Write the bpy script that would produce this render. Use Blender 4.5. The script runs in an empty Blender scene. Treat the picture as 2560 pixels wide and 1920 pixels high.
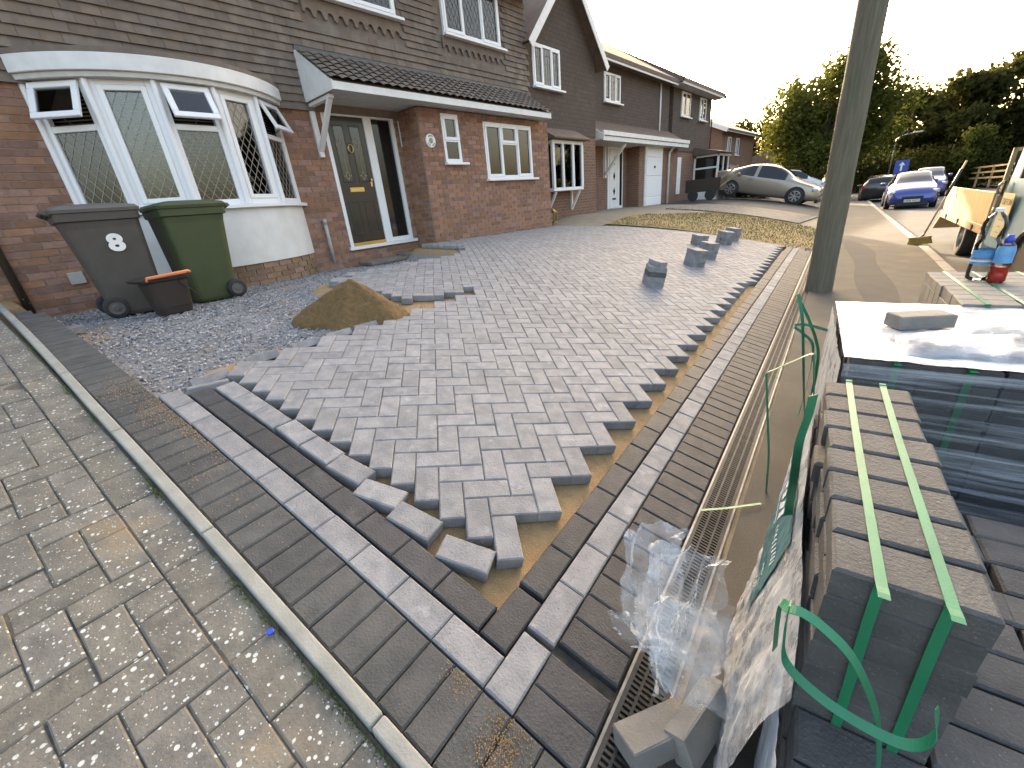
import bpy, bmesh, math, random
import numpy as np
from mathutils import Vector, Matrix, noise

random.seed(11); RNG = np.random.default_rng(11)
rad = math.radians
sc = bpy.context.scene
COL = sc.collection
ALL_OBJECTS = bpy.data.objects

# ------------------------------------------------------------------ camera
RW = ((0.761184, 0.642102, -0.091128), (0.190344, -0.355515, -0.915084), (-0.619974, 0.679201, -0.392832))
FPX = 1036.0
cam_d = bpy.data.cameras.new('camera'); cam = ALL_OBJECTS.new('camera', cam_d); COL.objects.link(cam)
cam_d.sensor_width = 36.0; cam_d.lens = FPX / 2560 * 36.0; cam_d.clip_start = 0.05; cam_d.clip_end = 2000
cam.matrix_world = Matrix(((RW[0][0], -RW[1][0], -RW[2][0], 0), (RW[0][1], -RW[1][1], -RW[2][1], 0),
                           (RW[0][2], -RW[1][2], -RW[2][2], 1.3946), (0, 0, 0, 1)))
sc.camera = cam
sc.render.resolution_x, sc.render.resolution_y = 1024, 768

# ------------------------------------------------------------------ sky, sun, exposure
SUN_EL, SUN_AZ = 14.6, -29.6           # azimuth from +Y towards +X
w = bpy.data.worlds.new('World'); sc.world = w; w.use_nodes = True
nt = w.node_tree; bg = nt.nodes['Background']
sky = nt.nodes.new('ShaderNodeTexSky'); sky.sky_type = 'NISHITA'; sky.sun_disc = False
sky.sun_elevation = rad(SUN_EL); sky.sun_rotation = rad(SUN_AZ)
sky.altitude = 60; sky.air_density = 1.0; sky.dust_density = 8.0; sky.ozone_density = 0.4
nt.links.new(sky.outputs[0], bg.inputs[0]); bg.inputs[1].default_value = 0.15
sd = bpy.data.lights.new('sun', 'SUN'); sd.energy = 2.0; sd.angle = rad(0.6); sd.color = (1.0, 0.87, 0.68)
sun = ALL_OBJECTS.new('sun', sd); COL.objects.link(sun)
sdir = Vector((math.sin(rad(SUN_AZ)) * math.cos(rad(SUN_EL)), math.cos(rad(SUN_AZ)) * math.cos(rad(SUN_EL)), math.sin(rad(SUN_EL))))
sun.rotation_euler = sdir.to_track_quat('Z', 'Y').to_euler()
vs = sc.view_settings; vs.view_transform = 'Standard'; vs.look = 'None'; vs.gamma = 1; vs.use_curve_mapping = False
if hasattr(vs, 'use_white_balance'):
    vs.use_white_balance = True; vs.white_balance_temperature = 7050; vs.white_balance_tint = 12
vs.exposure = 2.8

# ------------------------------------------------------------------ drive surface: slopes down to the street, flattens at the house
TH0, TH1, TH2, BY = 0.302957, 0.056854, 0.002626, -0.017558
def surf(s, y):
    g = (0, .125, .25, .375, .5, .625, .75, .875, 1); wt = (1, 4, 2, 4, 2, 4, 2, 4, 1)
    X = Z = 0.0
    for gi, wi in zip(g, wt):
        t = TH0 + TH1 * s * gi + TH2 * (s * gi) ** 2
        X = X + np.cos(t) * wi / 24; Z = Z + np.sin(t) * wi / 24
    return s * X, y, -s * Z + BY * y
def s_of_x(x):
    s = x
    for _ in range(6): s = s + x - surf(s, 0.0)[0]
    return s
def zdrive(x, y): return surf(s_of_x(x), y)[2]
O_AB = np.array((-0.66, 0.654)); AANG = rad(94.4)
E1 = np.array((math.cos(AANG), math.sin(AANG))); E2 = np.array((-math.sin(AANG), math.cos(AANG)))
def ab(a, b, off=0.0):                   # paving coordinates (along street, towards house) -> world
    v = O_AB + a * E1 + b * E2
    x, y, z = surf(v[0], v[1]); return Vector((x, y, z + off))
def abframe(a, b, ang=0.0, off=0.0, tilt=(0, 0)):
    p = ab(a, b); d1 = (ab(a + .02, b) - p).normalized(); d2 = (ab(a, b + .02) - p).normalized()
    n = d1.cross(d2).normalized()
    ex = (d1 * math.cos(ang) + d2 * math.sin(ang)).normalized(); ey = n.cross(ex)
    m = Matrix(((ex.x, ey.x, n.x, p.x + n.x * off), (ex.y, ey.y, n.y, p.y + n.y * off), (ex.z, ey.z, n.z, p.z + n.z * off), (0, 0, 0, 1)))
    if tilt[0] or tilt[1]: m = m @ Matrix.Rotation(tilt[0], 4, 'X') @ Matrix.Rotation(tilt[1], 4, 'Y')
    return m
def zr(y): return float(np.interp(y, (-5, 0, 2, 6, 10, 25, 60, 160), (.05, .05, .065, .085, .095, -.09, -.45, -1.2)))
def xl(y): return -.2 - .0767 * (y - .654)
ZL0 = float(zdrive(-.2, 0))
KD = 1.50                                # footpath width to the kerb
def zg(x, y):                            # general ground
    d = x - xl(y)
    if d > 0: return zr(y) - .05 * min(d, 6) - (.10 if d > KD + .12 else 0)
    zf = float(zdrive(max(-.2 + d, -9), 0)) - ZL0 + zr(y)
    if y < 9: return float(zdrive(max(x, -9), y))
    if y < 11:
        k = (y - 9) / 2; return float(zdrive(max(x, -9), y)) * (1 - k) + zf * k
    return zf

# ------------------------------------------------------------------ objects
def tag(o, label=None, cat=None, group=None, kind=None):
    if label: o['label'] = label
    if cat: o['category'] = cat
    if group: o['group'] = group
    if kind: o['kind'] = kind
    return o
def link(name, data, parent=None, mw=None):
    o = ALL_OBJECTS.new(name, data); COL.objects.link(o)
    if parent is not None: o.parent = parent
    if mw is not None: o.matrix_local = mw
    return o
def thing(name, label, cat, group=None, mw=None):
    return tag(link(name, None, None, mw), label, cat, group)
class MB:
    def __init__(s): s.v = []; s.f = []; s.m = []; s.mats = []
    def mi(s, mat):
        if mat not in s.mats: s.mats.append(mat)
        return s.mats.index(mat)
    def add(s, vs, fs, mat=None, M=None):
        o = len(s.v); k = s.mi(mat) if mat else 0
        s.v += [tuple(M @ Vector(p)) for p in vs] if M is not None else [tuple(p) for p in vs]
        s.f += [tuple(i + o for i in f) for f in fs]; s.m += [k] * len(fs); return s
    def box(s, x0, x1, y0, y1, z0, z1, mat=None, M=None):
        vs = [(x, y, z) for z in (z0, z1) for y in (y0, y1) for x in (x0, x1)]
        return s.add(vs, [(0, 2, 3, 1), (4, 5, 7, 6), (0, 1, 5, 4), (2, 6, 7, 3), (0, 4, 6, 2), (1, 3, 7, 5)], mat, M)
    def cbox(s, c, d, mat=None, M=None):
        return s.box(c[0] - d[0] / 2, c[0] + d[0] / 2, c[1] - d[1] / 2, c[1] + d[1] / 2, c[2] - d[2] / 2, c[2] + d[2] / 2, mat, M)
    def bar(s, p, q, w, h=None, mat=None, up=(0, 0, 1)):
        p = Vector(p); q = Vector(q); d = q - p; L = d.length; d.normalize(); u = Vector(up)
        if abs(d.dot(u)) > .98: u = Vector((1, 0, 0))
        a = d.cross(u).normalized(); b = a.cross(d)
        M = Matrix(((a.x, d.x, b.x, p.x), (a.y, d.y, b.y, p.y), (a.z, d.z, b.z, p.z), (0, 0, 0, 1))); h = h or w
        return s.box(-w / 2, w / 2, 0, L, -h / 2, h / 2, mat, M)
    def tube(s, pts, rs, n=10, mat=None, cap=True):
        pts = [Vector(p) for p in pts]; rs = rs if hasattr(rs, '__len__') else [rs] * len(pts)
        vs = []; fs = []; pa = None
        for i, p in enumerate(pts):
            d = (pts[min(i + 1, len(pts) - 1)] - pts[max(i - 1, 0)]).normalized()
            if pa is None:
                u = Vector((0, 0, 1)) if abs(d.z) < .9 else Vector((1, 0, 0)); pa = d.cross(u).normalized()
            a = (pa - d * pa.dot(d)).normalized(); pa = a; b = d.cross(a)
            for k in range(n):
                t = 2 * math.pi * k / n; vs.append(p + (a * math.cos(t) + b * math.sin(t)) * rs[i])
        for i in range(len(pts) - 1):
            for k in range(n): fs.append((i * n + k, i * n + (k + 1) % n, (i + 1) * n + (k + 1) % n, (i + 1) * n + k))
        if cap: fs += [tuple(range(n - 1, -1, -1)), tuple(range((len(pts) - 1) * n, len(pts) * n))]
        return s.add(vs, fs, mat)
    def lathe(s, prof, n=24, mat=None, M=None):
        vs = []; fs = []
        for r, z in prof: vs += [(r * math.cos(2 * math.pi * k / n), r * math.sin(2 * math.pi * k / n), z) for k in range(n)]
        for i in range(len(prof) - 1):
            for k in range(n): fs.append((i * n + k, i * n + (k + 1) % n, (i + 1) * n + (k + 1) % n, (i + 1) * n + k))
        return s.add(vs, fs, mat, M)
    def prism(s, poly, d0, d1, mat=None, M=None):  # poly in xz, extruded along y
        n = len(poly); vs = [(x, d0, z) for x, z in poly] + [(x, d1, z) for x, z in poly]
        fs = [tuple(range(n)), tuple(range(2 * n - 1, n - 1, -1))] + [(i, i + n, (i + 1) % n + n, (i + 1) % n) for i in range(n)]
        return s.add(vs, fs, mat, M)
    def mesh(s, name, mat=None, smooth=False):
        me = bpy.data.meshes.new(name); me.from_pydata(s.v, [], s.f)
        for k in (s.mats if s.mats else ([mat] if mat else [])): me.materials.append(MATS[k] if k is not None else None)
        if len(s.mats) > 1: me.polygons.foreach_set('material_index', s.m)
        if smooth: me.polygons.foreach_set('use_smooth', [True] * len(s.f))
        bm = bmesh.new(); bm.from_mesh(me); bmesh.ops.recalc_face_normals(bm, faces=bm.faces); bm.to_mesh(me); bm.free()
        return me
    def build(s, name, mat=None, parent=None, smooth=False, mw=None): return link(name, s.mesh(name, mat, smooth), parent, mw)
def bevel(o, w=.005, seg=2):
    m = o.modifiers.new('bevel', 'BEVEL'); m.width = w; m.segments = seg; m.limit_method = 'ANGLE'; m.angle_limit = rad(40); return o
def npmesh(name, V, F, mat, smooth=False):
    me = bpy.data.meshes.new(name); V = np.asarray(V, np.float32).reshape(-1, 3); F = np.asarray(F, np.int32); k = F.shape[1]
    me.vertices.add(len(V)); me.vertices.foreach_set('co', V.ravel())
    me.loops.add(F.size); me.loops.foreach_set('vertex_index', F.ravel())
    me.polygons.add(len(F)); me.polygons.foreach_set('loop_start', np.arange(0, F.size, k)); me.polygons.foreach_set('loop_total', np.full(len(F), k))
    if smooth: me.polygons.foreach_set('use_smooth', np.ones(len(F), bool))
    if mat: me.materials.append(MATS[mat])
    me.update(calc_edges=True); return me
def grid_mesh(name, fn, us, vs_, mat, smooth=True):
    V = [fn(u, v) for v in vs_ for u in us]; nu = len(us); nv = len(vs_)
    F = [(j * nu + i, j * nu + i + 1, (j + 1) * nu + i + 1, (j + 1) * nu + i) for j in range(nv - 1) for i in range(nu - 1)]
    return npmesh(name, [tuple(p) for p in V], F, mat, smooth)
def px_size(p):                          # apparent size of a unit at p, 0 when out of view
    c = cam.matrix_world.inverted() @ Vector(p)
    if c.z > -.15: return 0
    x = c.x / -c.z * FPX; y = c.y / -c.z * FPX
    if abs(x) > 1400 or abs(y) > 1080: return 0
    return 1 / -c.z
def pieces(name, parent, items, limit=300, stuff_name=None):
    """items: (mesh, local matrix). The pieces that show largest become parts, the rest one joined part."""
    base = parent.matrix_world if parent is not None else Matrix()
    sc_ = [px_size(m.translation) for _, m in items]
    order = sorted(range(len(items)), key=lambda i: -sc_[i]); one = order[:limit]; rest = order[limit:]
    for i in one: link(name, items[i][0], parent, items[i][1])
    if rest:
        V = []; F = []; o = 0; mats = []; MI = []; cache = {}
        for i in rest:
            me, m = items[i]
            if me.name not in cache:
                co = np.empty(len(me.vertices) * 3, np.float32); me.vertices.foreach_get('co', co)
                cache[me.name] = (co.reshape(-1, 3), [tuple(p.vertices) for p in me.polygons], me.materials[0])
            co, fs, mt = cache[me.name]; A = np.array(m)
            V.append(co @ A[:3, :3].T + A[:3, 3]); F += [tuple(k + o for k in f) for f in fs]; o += len(co)
            if mt not in mats: mats.append(mt)
            MI += [mats.index(mt)] * len(fs)
        me = bpy.data.meshes.new(stuff_name or name + '_field'); me.from_pydata(np.concatenate(V).tolist(), [], F)
        for k in mats: me.materials.append(k)
        me.polygons.foreach_set('material_index', MI); me.update()
        tag(link(stuff_name or name + '_field', me, parent), kind='stuff')
def block_mesh(name, l, w, h, c, mat, jag=0.0, seed=0):  # block with chamfered top, top face at z = 0
    r = random.Random(seed); j = lambda: r.uniform(-jag, jag)
    vs = []
    for (dx, dy, z) in ((0, 0, -h), (0, 0, -c), (c, c, 0)):
        for sx, sy in ((-1, -1), (1, -1), (1, 1), (-1, 1)): vs.append((sx * (l / 2 - dx) + j(), sy * (w / 2 - dy) + j(), z))
    fs = [(3, 2, 1, 0), (8, 9, 10, 11)]
    for k in (0, 4): fs += [(k + i, k + (i + 1) % 4, k + 4 + (i + 1) % 4, k + 4 + i) for i in range(4)]
    b = MB(); b.add(vs, fs, mat); return b.mesh(name)
def text_mesh(txt, size, depth=.002, mat=None, align='CENTER', bold=0.0):
    c = bpy.data.curves.new('lettering', 'FONT'); c.body = txt; c.size = size; c.extrude = depth; c.align_x = align; c.align_y = 'CENTER'; c.offset = bold
    o = ALL_OBJECTS.new('lettering', c); COL.objects.link(o)
    me = bpy.data.meshes.new_from_object(o.evaluated_get(bpy.context.evaluated_depsgraph_get()))
    ALL_OBJECTS.remove(o); bpy.data.curves.remove(c)
    me.materials.clear(); me.materials.append(MATS[mat]); return me
def frame_yz(x, y, z, flip=False):       # local x -> +Y... on a wall facing +X (reads left to right along +Y)
    return Matrix(((0, 0, 1, x), (1, 0, 0, y), (0, 1, 0, z), (0, 0, 0, 1)))

# ------------------------------------------------------------------ materials
MATS = {}
def nodes(name):
    m = bpy.data.materials.new(name); m.use_nodes = True; t = m.node_tree; MATS[name] = m
    return m, t, t.nodes['Principled BSDF'], t.nodes['Material Output']
def N(t, typ, **kw):
    n = t.nodes.new(typ)
    for k, v in kw.items():
        if k in n.inputs.keys() if isinstance(k, str) else False: n.inputs[k].default_value = v
        else: setattr(n, k, v)
    return n
def L(t, a, b): t.links.new(a, b)
def rgb(c): return (c[0], c[1], c[2], 1)
def mixc(t, fac, a, b, blend='MIX'):
    m = t.nodes.new('ShaderNodeMix'); m.data_type = 'RGBA'; m.blend_type = blend
    for s_, v in ((m.inputs[0], fac), (m.inputs[6], a), (m.inputs[7], b)):
        if isinstance(v, (int, float)): s_.default_value = v
        elif isinstance(v, tuple): s_.default_value = rgb(v)
        else: L(t, v, s_)
    return m.outputs[2]
def ramp(t, src, p0, p1, v0=0.0, v1=1.0):
    m = t.nodes.new('ShaderNodeMapRange'); m.inputs[1].default_value = p0; m.inputs[2].default_value = p1; m.inputs[3].default_value = v0; m.inputs[4].default_value = v1
    L(t, src, m.inputs[0]); return m.outputs[0]
def tnoise(t, co, scale, detail=3.0, rough=.55):
    n = t.nodes.new('ShaderNodeTexNoise'); n.inputs['Scale'].default_value = scale; n.inputs['Detail'].default_value = detail; n.inputs['Roughness'].default_value = rough
    if co is not None: L(t, co, n.inputs['Vector'])
    return n.outputs[0]
def mat(name, c1, c2=None, scale=8, rough=.75, bump=0.0, bscale=60, isl=0.0, spots=None, metal=0.0, spec=.5, big=None, coat=0.0, trans=0.0, fine=None, stretch=None, bdist=.004):
    m, t, p, out = nodes(name); geo = t.nodes.new('ShaderNodeNewGeometry'); co = geo.outputs['Position']
    if stretch:
        mp = t.nodes.new('ShaderNodeMapping'); mp.inputs['Scale'].default_value = stretch; L(t, co, mp.inputs[0]); co = mp.outputs[0]
    col = c1
    if c2:
        col = mixc(t, ramp(t, tnoise(t, co, scale, 5), .35, .65), c1, c2)
    if fine:
        col = mixc(t, ramp(t, tnoise(t, co, fine[1], 2), fine[2], fine[2] + .08), col, fine[0])
    if big: col = mixc(t, ramp(t, tnoise(t, co, big[1], 4), big[2], big[2] + .18), col, big[0])
    if spots:
        for (c, s_, th) in spots:
            v = t.nodes.new('ShaderNodeTexVoronoi'); v.inputs['Scale'].default_value = s_; L(t, co, v.inputs['Vector'])
            nz = tnoise(t, co, s_ * .45, 3); a = t.nodes.new('ShaderNodeMath'); a.operation = 'MULTIPLY_ADD'
            L(t, nz, a.inputs[0]); a.inputs[1].default_value = -.55; a.inputs[2].default_value = .28
            b = t.nodes.new('ShaderNodeMath'); b.operation = 'ADD'; L(t, v.outputs['Distance'], b.inputs[0]); L(t, a.outputs[0], b.inputs[1])
            col = mixc(t, ramp(t, b.outputs[0], th, th + .05, 1, 0), col, c)
    if isl:
        r = geo.outputs['Random Per Island']
        oi = t.nodes.new('ShaderNodeObjectInfo'); ad = t.nodes.new('ShaderNodeMath'); ad.operation = 'ADD'; L(t, r, ad.inputs[0]); L(t, oi.outputs['Random'], ad.inputs[1])
        fr = t.nodes.new('ShaderNodeMath'); fr.operation = 'FRACT'; L(t, ad.outputs[0], fr.inputs[0])
        hs = t.nodes.new('ShaderNodeHueSaturation'); L(t, ramp(t, fr.outputs[0], 0, 1, 1 - isl, 1 + isl), hs.inputs['Value'])
        f2 = t.nodes.new('ShaderNodeMath'); f2.operation = 'MULTIPLY'; L(t, fr.outputs[0], f2.inputs[0]); f2.inputs[1].default_value = 7.31
        f3 = t.nodes.new('ShaderNodeMath'); f3.operation = 'FRACT'; L(t, f2.outputs[0], f3.inputs[0])
        L(t, ramp(t, f3.outputs[0], 0, 1, .5 - isl * .035, .5 + isl * .035), hs.inputs['Hue']); L(t, ramp(t, f3.outputs[0], 0, 1, .85, 1.15), hs.inputs['Saturation'])
        if isinstance(col, tuple): hs.inputs['Color'].default_value = rgb(col)
        else: L(t, col, hs.inputs['Color'])
        col = hs.outputs[0]
    if isinstance(col, tuple): p.inputs['Base Color'].default_value = rgb(col)
    else: L(t, col, p.inputs['Base Color'])
    p.inputs['Roughness'].default_value = rough; p.inputs['Metallic'].default_value = metal; p.inputs['Specular IOR Level'].default_value = spec
    if coat: p.inputs['Coat Weight'].default_value = coat; p.inputs['Coat Roughness'].default_value = .04
    if trans: p.inputs['Transmission Weight'].default_value = trans
    if bump:
        bn = t.nodes.new('ShaderNodeBump'); bn.inputs['Strength'].default_value = bump; bn.inputs['Distance'].default_value = bdist
        L(t, tnoise(t, co, bscale, 4, .6), bn.inputs['Height']); L(t, bn.outputs[0], p.inputs['Normal'])
    return m
# paving
mat('paver_light', (.185, .187, .195), (.265, .262, .262), 13, .8, .9, 120, .12, big=((.34, .34, .345), 16, .60), fine=((.085, .085, .09), 190, .63))
mat('paver_dark', (.034, .035, .038), (.052, .052, .054), 14, .7, .9, 120, .14, fine=((.16, .16, .16), 230, .685), big=((.088, .088, .09), 10, .62))
mat('paver_old_dark', (.052, .054, .053), (.085, .085, .08), 10, .8, .9, 120, .14, fine=((.17, .165, .15), 220, .68), big=((.22, .17, .10), 5, .655))
mat('paver_old', (.115, .108, .092), (.175, .16, .132), 14, .9, 1.0, 90, .12, spots=(((.50, .51, .47), 38, .15), ((.44, .45, .41), 90, .13)), big=((.235, .18, .11), 3.0, .62), fine=((.05, .05, .045), 150, .66))
mat('edging_concrete', (.30, .30, .27), (.24, .24, .21), 10, .9, .6, 120, .04)
mat('sand', (.36, .24, .115), (.29, .185, .085), 25, .95, 1.0, 260, fine=((.50, .38, .22), 300, .66))
mat('sand_pile', (.225, .138, .055), (.155, .092, .036), 26, .95, 1.0, 70, bdist=.03)
mat('joint', (.055, .052, .048), (.12, .10, .07), 30, .95, .5, 200)
mat('stone_chip', (.20, .20, .205), (.34, .34, .345), 25, .85, .3, 120, .55)
mat('asphalt', (.070, .063, .053), (.098, .085, .066), 3.0, .9, .9, 260, fine=((.22, .20, .17), 330, .64), big=((.155, .118, .072), 1.4, .56))
mat('asphalt_patch', (.042, .040, .037), (.055, .051, .047), 4, .9, .9, 300, fine=((.14, .13, .12), 330, .68))
mat('road', (.062, .060, .056), (.085, .079, .071), 2.0, .88, .8, 220, fine=((.17, .16, .145), 300, .67))
mat('kerb', (.26, .235, .19), (.32, .29, .24), 6, .9, .5, 120, .08)
mat('earth', (.105, .08, .05), (.16, .12, .075), 9, .95, 1, 60)
mat('haunch', (.30, .24, .16), (.22, .18, .12), 12, .95, 1.0, 90)
mat('drain_black', (.018, .018, .018), (.035, .033, .030), 25, .55, .2, 160)
mat('drain_steel', (.32, .31, .29), (.22, .21, .19), 20, .45, .2, 100, metal=.7)
mat('dry_lawn', (.19, .145, .05), (.30, .205, .09), 1.6, .95, 1, 90, big=((.105, .105, .03), .55, .58))
mat('grass_blade', (.11, .12, .03), (.24, .18, .07), 2.5, .8, 0, 10, .25)
mat('weed', (.045, .075, .018), (.09, .11, .03), 20, .7, 0, 10, .2)
mat('old_brick_strip', (.21, .18, .14), (.16, .14, .11), 4, .9, .6, 60, .15)
# house
mat('brick', (.235, .125, .085), (.30, .165, .115), 14, .9, .6, 90, .24, big=((.18, .10, .075), 6, .6))
mat('brick_plinth', (.22, .135, .085), (.28, .18, .115), 14, .9, .6, 90, .22)
mat('mortar', (.33, .265, .20), (.27, .215, .16), 20, .95, .5, 160)
mat('tile', (.145, .115, .094), (.185, .145, .115), 8, .85, .5, 80, .15, big=((.21, .19, .15), 2.2, .60))
mat('roof_tile', (.11, .078, .06), (.15, .105, .08), 5, .85, .5, 60, .15)
mat('upvc', (.78, .79, .80), None, 8, .32, 0)
mat('render_white', (.74, .73, .70), (.66, .65, .61), 5, .85, .4, 90, big=((.52, .48, .42), 3.0, .68))
mat('paint_white', (.74, .74, .72), (.66, .655, .63), 6, .5, .1, 60)
mat('board_grain', (.55, .53, .49), (.48, .46, .42), 12, .6, .1, 60)
mat('door_black', (.016, .015, .013), None, 8, .28, 0, coat=.3)
mat('brass', (.62, .45, .18), None, 8, .28, 0, metal=1.0)
mat('lead', (.10, .10, .10), None, 8, .5, 0, metal=.4)
mat('lead_pale', (.30, .28, .24), None, 8, .5, 0)
mat('dark_room', (.016, .014, .012), None, 8, .9, 0)
mat('blind', (.155, .125, .075), (.12, .095, .055), 5, .6, 0)
mat('net_curtain', (.55, .54, .50), (.46, .45, .41), 6, .9, 0)
mat('brown_pipe', (.035, .024, .016), None, 8, .5, 0)
mat('grey_pipe', (.42, .42, .41), (.33, .33, .32), 8, .5, 0)
mat('slab', (.19, .165, .13), (.14, .12, .095), 8, .9, .5, 90)
# objects
mat('bin_black', (.064, .056, .050), (.074, .066, .058), 9, .5, .15, 500)
mat('bin_lid', (.095, .088, .080), (.115, .105, .095), 9, .5, .15, 500)
mat('bin_green', (.042, .058, .020), (.050, .068, .024), 9, .5, .15, 500)
mat('caddy_brown', (.030, .022, .018), None, 8, .5, 0)
mat('orange_plastic', (.80, .24, .09), None, 8, .4, 0)
mat('rubber', (.022, .021, .020), (.032, .03, .028), 20, .8, .2, 120)
mat('sticker', (.80, .79, .76), (.7, .68, .64), 14, .5, 0)
mat('strap', (.008, .155, .072), (.012, .19, .09), 9, .32, .3, 900)
mat('wood', (.30, .20, .10), (.38, .27, .14), 5, .7, .2, 60, stretch=(3, 3, .6))
mat('pole_wood', (.12, .105, .072), (.175, .155, .11), 6, .9, 1.0, 26, stretch=(7, 7, .55), bdist=.012, big=((.085, .115, .06), 2.6, .55))
mat('ply', (.50, .36, .17), (.40, .28, .13), 3, .6, .1, 40, stretch=(1, 4, 1))
mat('bristle', (.40, .30, .06), (.30, .22, .05), 30, .8, .5, 200)
mat('tarp_blue', (.03, .06, .16), (.05, .09, .22), 6, .5, .5, 14, bdist=.05)
mat('truck_blue', (.10, .19, .24), (.13, .22, .27), 6, .4, 0, coat=.3)
mat('metal_dark', (.03, .03, .03), (.05, .045, .04), 8, .5, .1, 60, metal=.4)
mat('metal_grey', (.30, .30, .29), None, 8, .4, 0, metal=.7)
mat('cap_blue', (.02, .05, .42), None, 8, .35, 0)
mat('label_blue', (.05, .22, .50), (.12, .34, .58), 26, .4, 0)
mat('label_white', (.70, .72, .74), None, 8, .4, 0)
mat('label_navy', (.03, .06, .22), None, 8, .4, 0)
mat('juice', (.72, .03, .02), None, 8, .1, 0, spec=.5)
mat('glove_teal', (.05, .30, .27), (.04, .24, .24), 30, .8, .4, 300)
mat('glove_brown', (.075, .052, .032), (.095, .068, .042), 20, .6, .3, 200)
mat('sign_cream', (.62, .50, .27), None, 8, .4, 0)
mat('sign_ink', (.22, .18, .10), None, 8, .5, 0)
mat('plate_white', (.62, .60, .55), None, 8, .4, 0)
mat('ink', (.02, .02, .02), None, 8, .5, 0)
mat('label_teal', (.035, .125, .145), (.045, .15, .165), 12, .35, .3, 20)
mat('sign_blue', (.03, .07, .30), None, 8, .4, 0)
mat('plaque', (.72, .73, .70), None, 8, .35, 0)
mat('plaque_ink', (.25, .24, .20), None, 8, .5, 0)
mat('car_gold', (.30, .255, .20), None, 8, .32, 0, metal=.55, coat=.6)
mat('car_blue', (.035, .055, .22), None, 8, .28, 0, metal=.35, coat=.8)
mat('car_black', (.022, .020, .018), None, 8, .28, 0, metal=.3, coat=.8)
mat('car_violet', (.06, .06, .22), None, 8, .3, 0, metal=.3, coat=.7)
mat('car_white', (.62, .62, .62), None, 8, .3, 0, coat=.5)
mat('car_dark', (.012, .012, .012), None, 8, .6, 0)
mat('car_glass', (.010, .011, .011), None, 8, .06, 0, spec=.6)
mat('alloy', (.42, .42, .42), None, 8, .3, 0, metal=.8)
mat('lamp_clear', (.60, .62, .64), None, 8, .12, 0, metal=.4, coat=.8)
mat('lamp_red', (.30, .02, .02), None, 8, .2, 0)
mat('bark', (.055, .042, .028), (.085, .066, .045), 12, .95, 1, 30)
mat('far_brick', (.17, .085, .055), (.21, .11, .07), 6, .9, .4, 40)
def leafmat(name, c1, c2, tl=.35, isl=.35):
    m, t, p, out = nodes(name); geo = t.nodes.new('ShaderNodeNewGeometry')
    c = mixc(t, geo.outputs['Random Per Island'], c1, c2)
    d = t.nodes.new('ShaderNodeBsdfDiffuse'); tr = t.nodes.new('ShaderNodeBsdfTranslucent'); L(t, c, d.inputs[0])
    hs = t.nodes.new('ShaderNodeHueSaturation'); hs.inputs['Hue'].default_value = .48; hs.inputs['Value'].default_value = 1.5; L(t, c, hs.inputs['Color']); L(t, hs.outputs[0], tr.inputs[0])
    mx = t.nodes.new('ShaderNodeMixShader'); mx.inputs[0].default_value = tl; L(t, d.outputs[0], mx.inputs[1]); L(t, tr.outputs[0], mx.inputs[2]); L(t, mx.outputs[0], out.inputs[0])
leafmat('leaf_tree', (.045, .06, .014), (.10, .11, .028))
leafmat('leaf_wood', (.030, .036, .012), (.07, .072, .022), .28)
leafmat('leaf_bright', (.09, .10, .018), (.17, .16, .035))
leafmat('leaf_hedge', (.032, .040, .011), (.065, .07, .02), .25)
def glassmat(name, tint, ior=1.5, rough=.02):
    m, t, p, out = nodes(name); tr = t.nodes.new('ShaderNodeBsdfTransparent'); tr.inputs[0].default_value = rgb(tint)
    g = t.nodes.new('ShaderNodeBsdfGlossy'); g.inputs['Roughness'].default_value = rough; fr = t.nodes.new('ShaderNodeFresnel'); fr.inputs[0].default_value = ior
    mx = t.nodes.new('ShaderNodeMixShader'); L(t, fr.outputs[0], mx.inputs[0]); L(t, tr.outputs[0], mx.inputs[1]); L(t, g.outputs[0], mx.inputs[2]); L(t, mx.outputs[0], out.inputs[0])
glassmat('glass', (.80, .83, .80), 1.9); glassmat('bottle', (.86, .90, .90), 1.5, .05)
def filmmat(name, op0, op1, scale, tint=(.80, .84, .88), stretch=(1, 1, 1), rough=.16, lo=.34, hi=.70, bump=.8):
    m, t, p, out = nodes(name); geo = t.nodes.new('ShaderNodeNewGeometry'); co = geo.outputs['Position']
    mp = t.nodes.new('ShaderNodeMapping'); mp.inputs['Scale'].default_value = stretch; L(t, co, mp.inputs[0]); co = mp.outputs[0]
    tr = t.nodes.new('ShaderNodeBsdfTransparent'); tr.inputs[0].default_value = (.96, .97, .98, 1)
    p.inputs['Base Color'].default_value = rgb(tint); p.inputs['Roughness'].default_value = rough; p.inputs['Specular IOR Level'].default_value = .8
    bn = t.nodes.new('ShaderNodeBump'); bn.inputs['Strength'].default_value = bump; bn.inputs['Distance'].default_value = .012; L(t, tnoise(t, co, scale * 1.6, 3), bn.inputs['Height']); L(t, bn.outputs[0], p.inputs['Normal'])
    fr = t.nodes.new('ShaderNodeFresnel'); fr.inputs[0].default_value = 1.45; L(t, bn.outputs[0], fr.inputs[1])
    ad = t.nodes.new('ShaderNodeMath'); ad.operation = 'ADD'; ad.use_clamp = True; L(t, ramp(t, tnoise(t, co, scale, 5, .62), lo, hi, op0, op1), ad.inputs[0]); L(t, fr.outputs[0], ad.inputs[1])
    mx = t.nodes.new('ShaderNodeMixShader'); L(t, ad.outputs[0], mx.inputs[0]); L(t, tr.outputs[0], mx.inputs[1]); L(t, p.outputs[0], mx.inputs[2]); L(t, mx.outputs[0], out.inputs[0])
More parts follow.
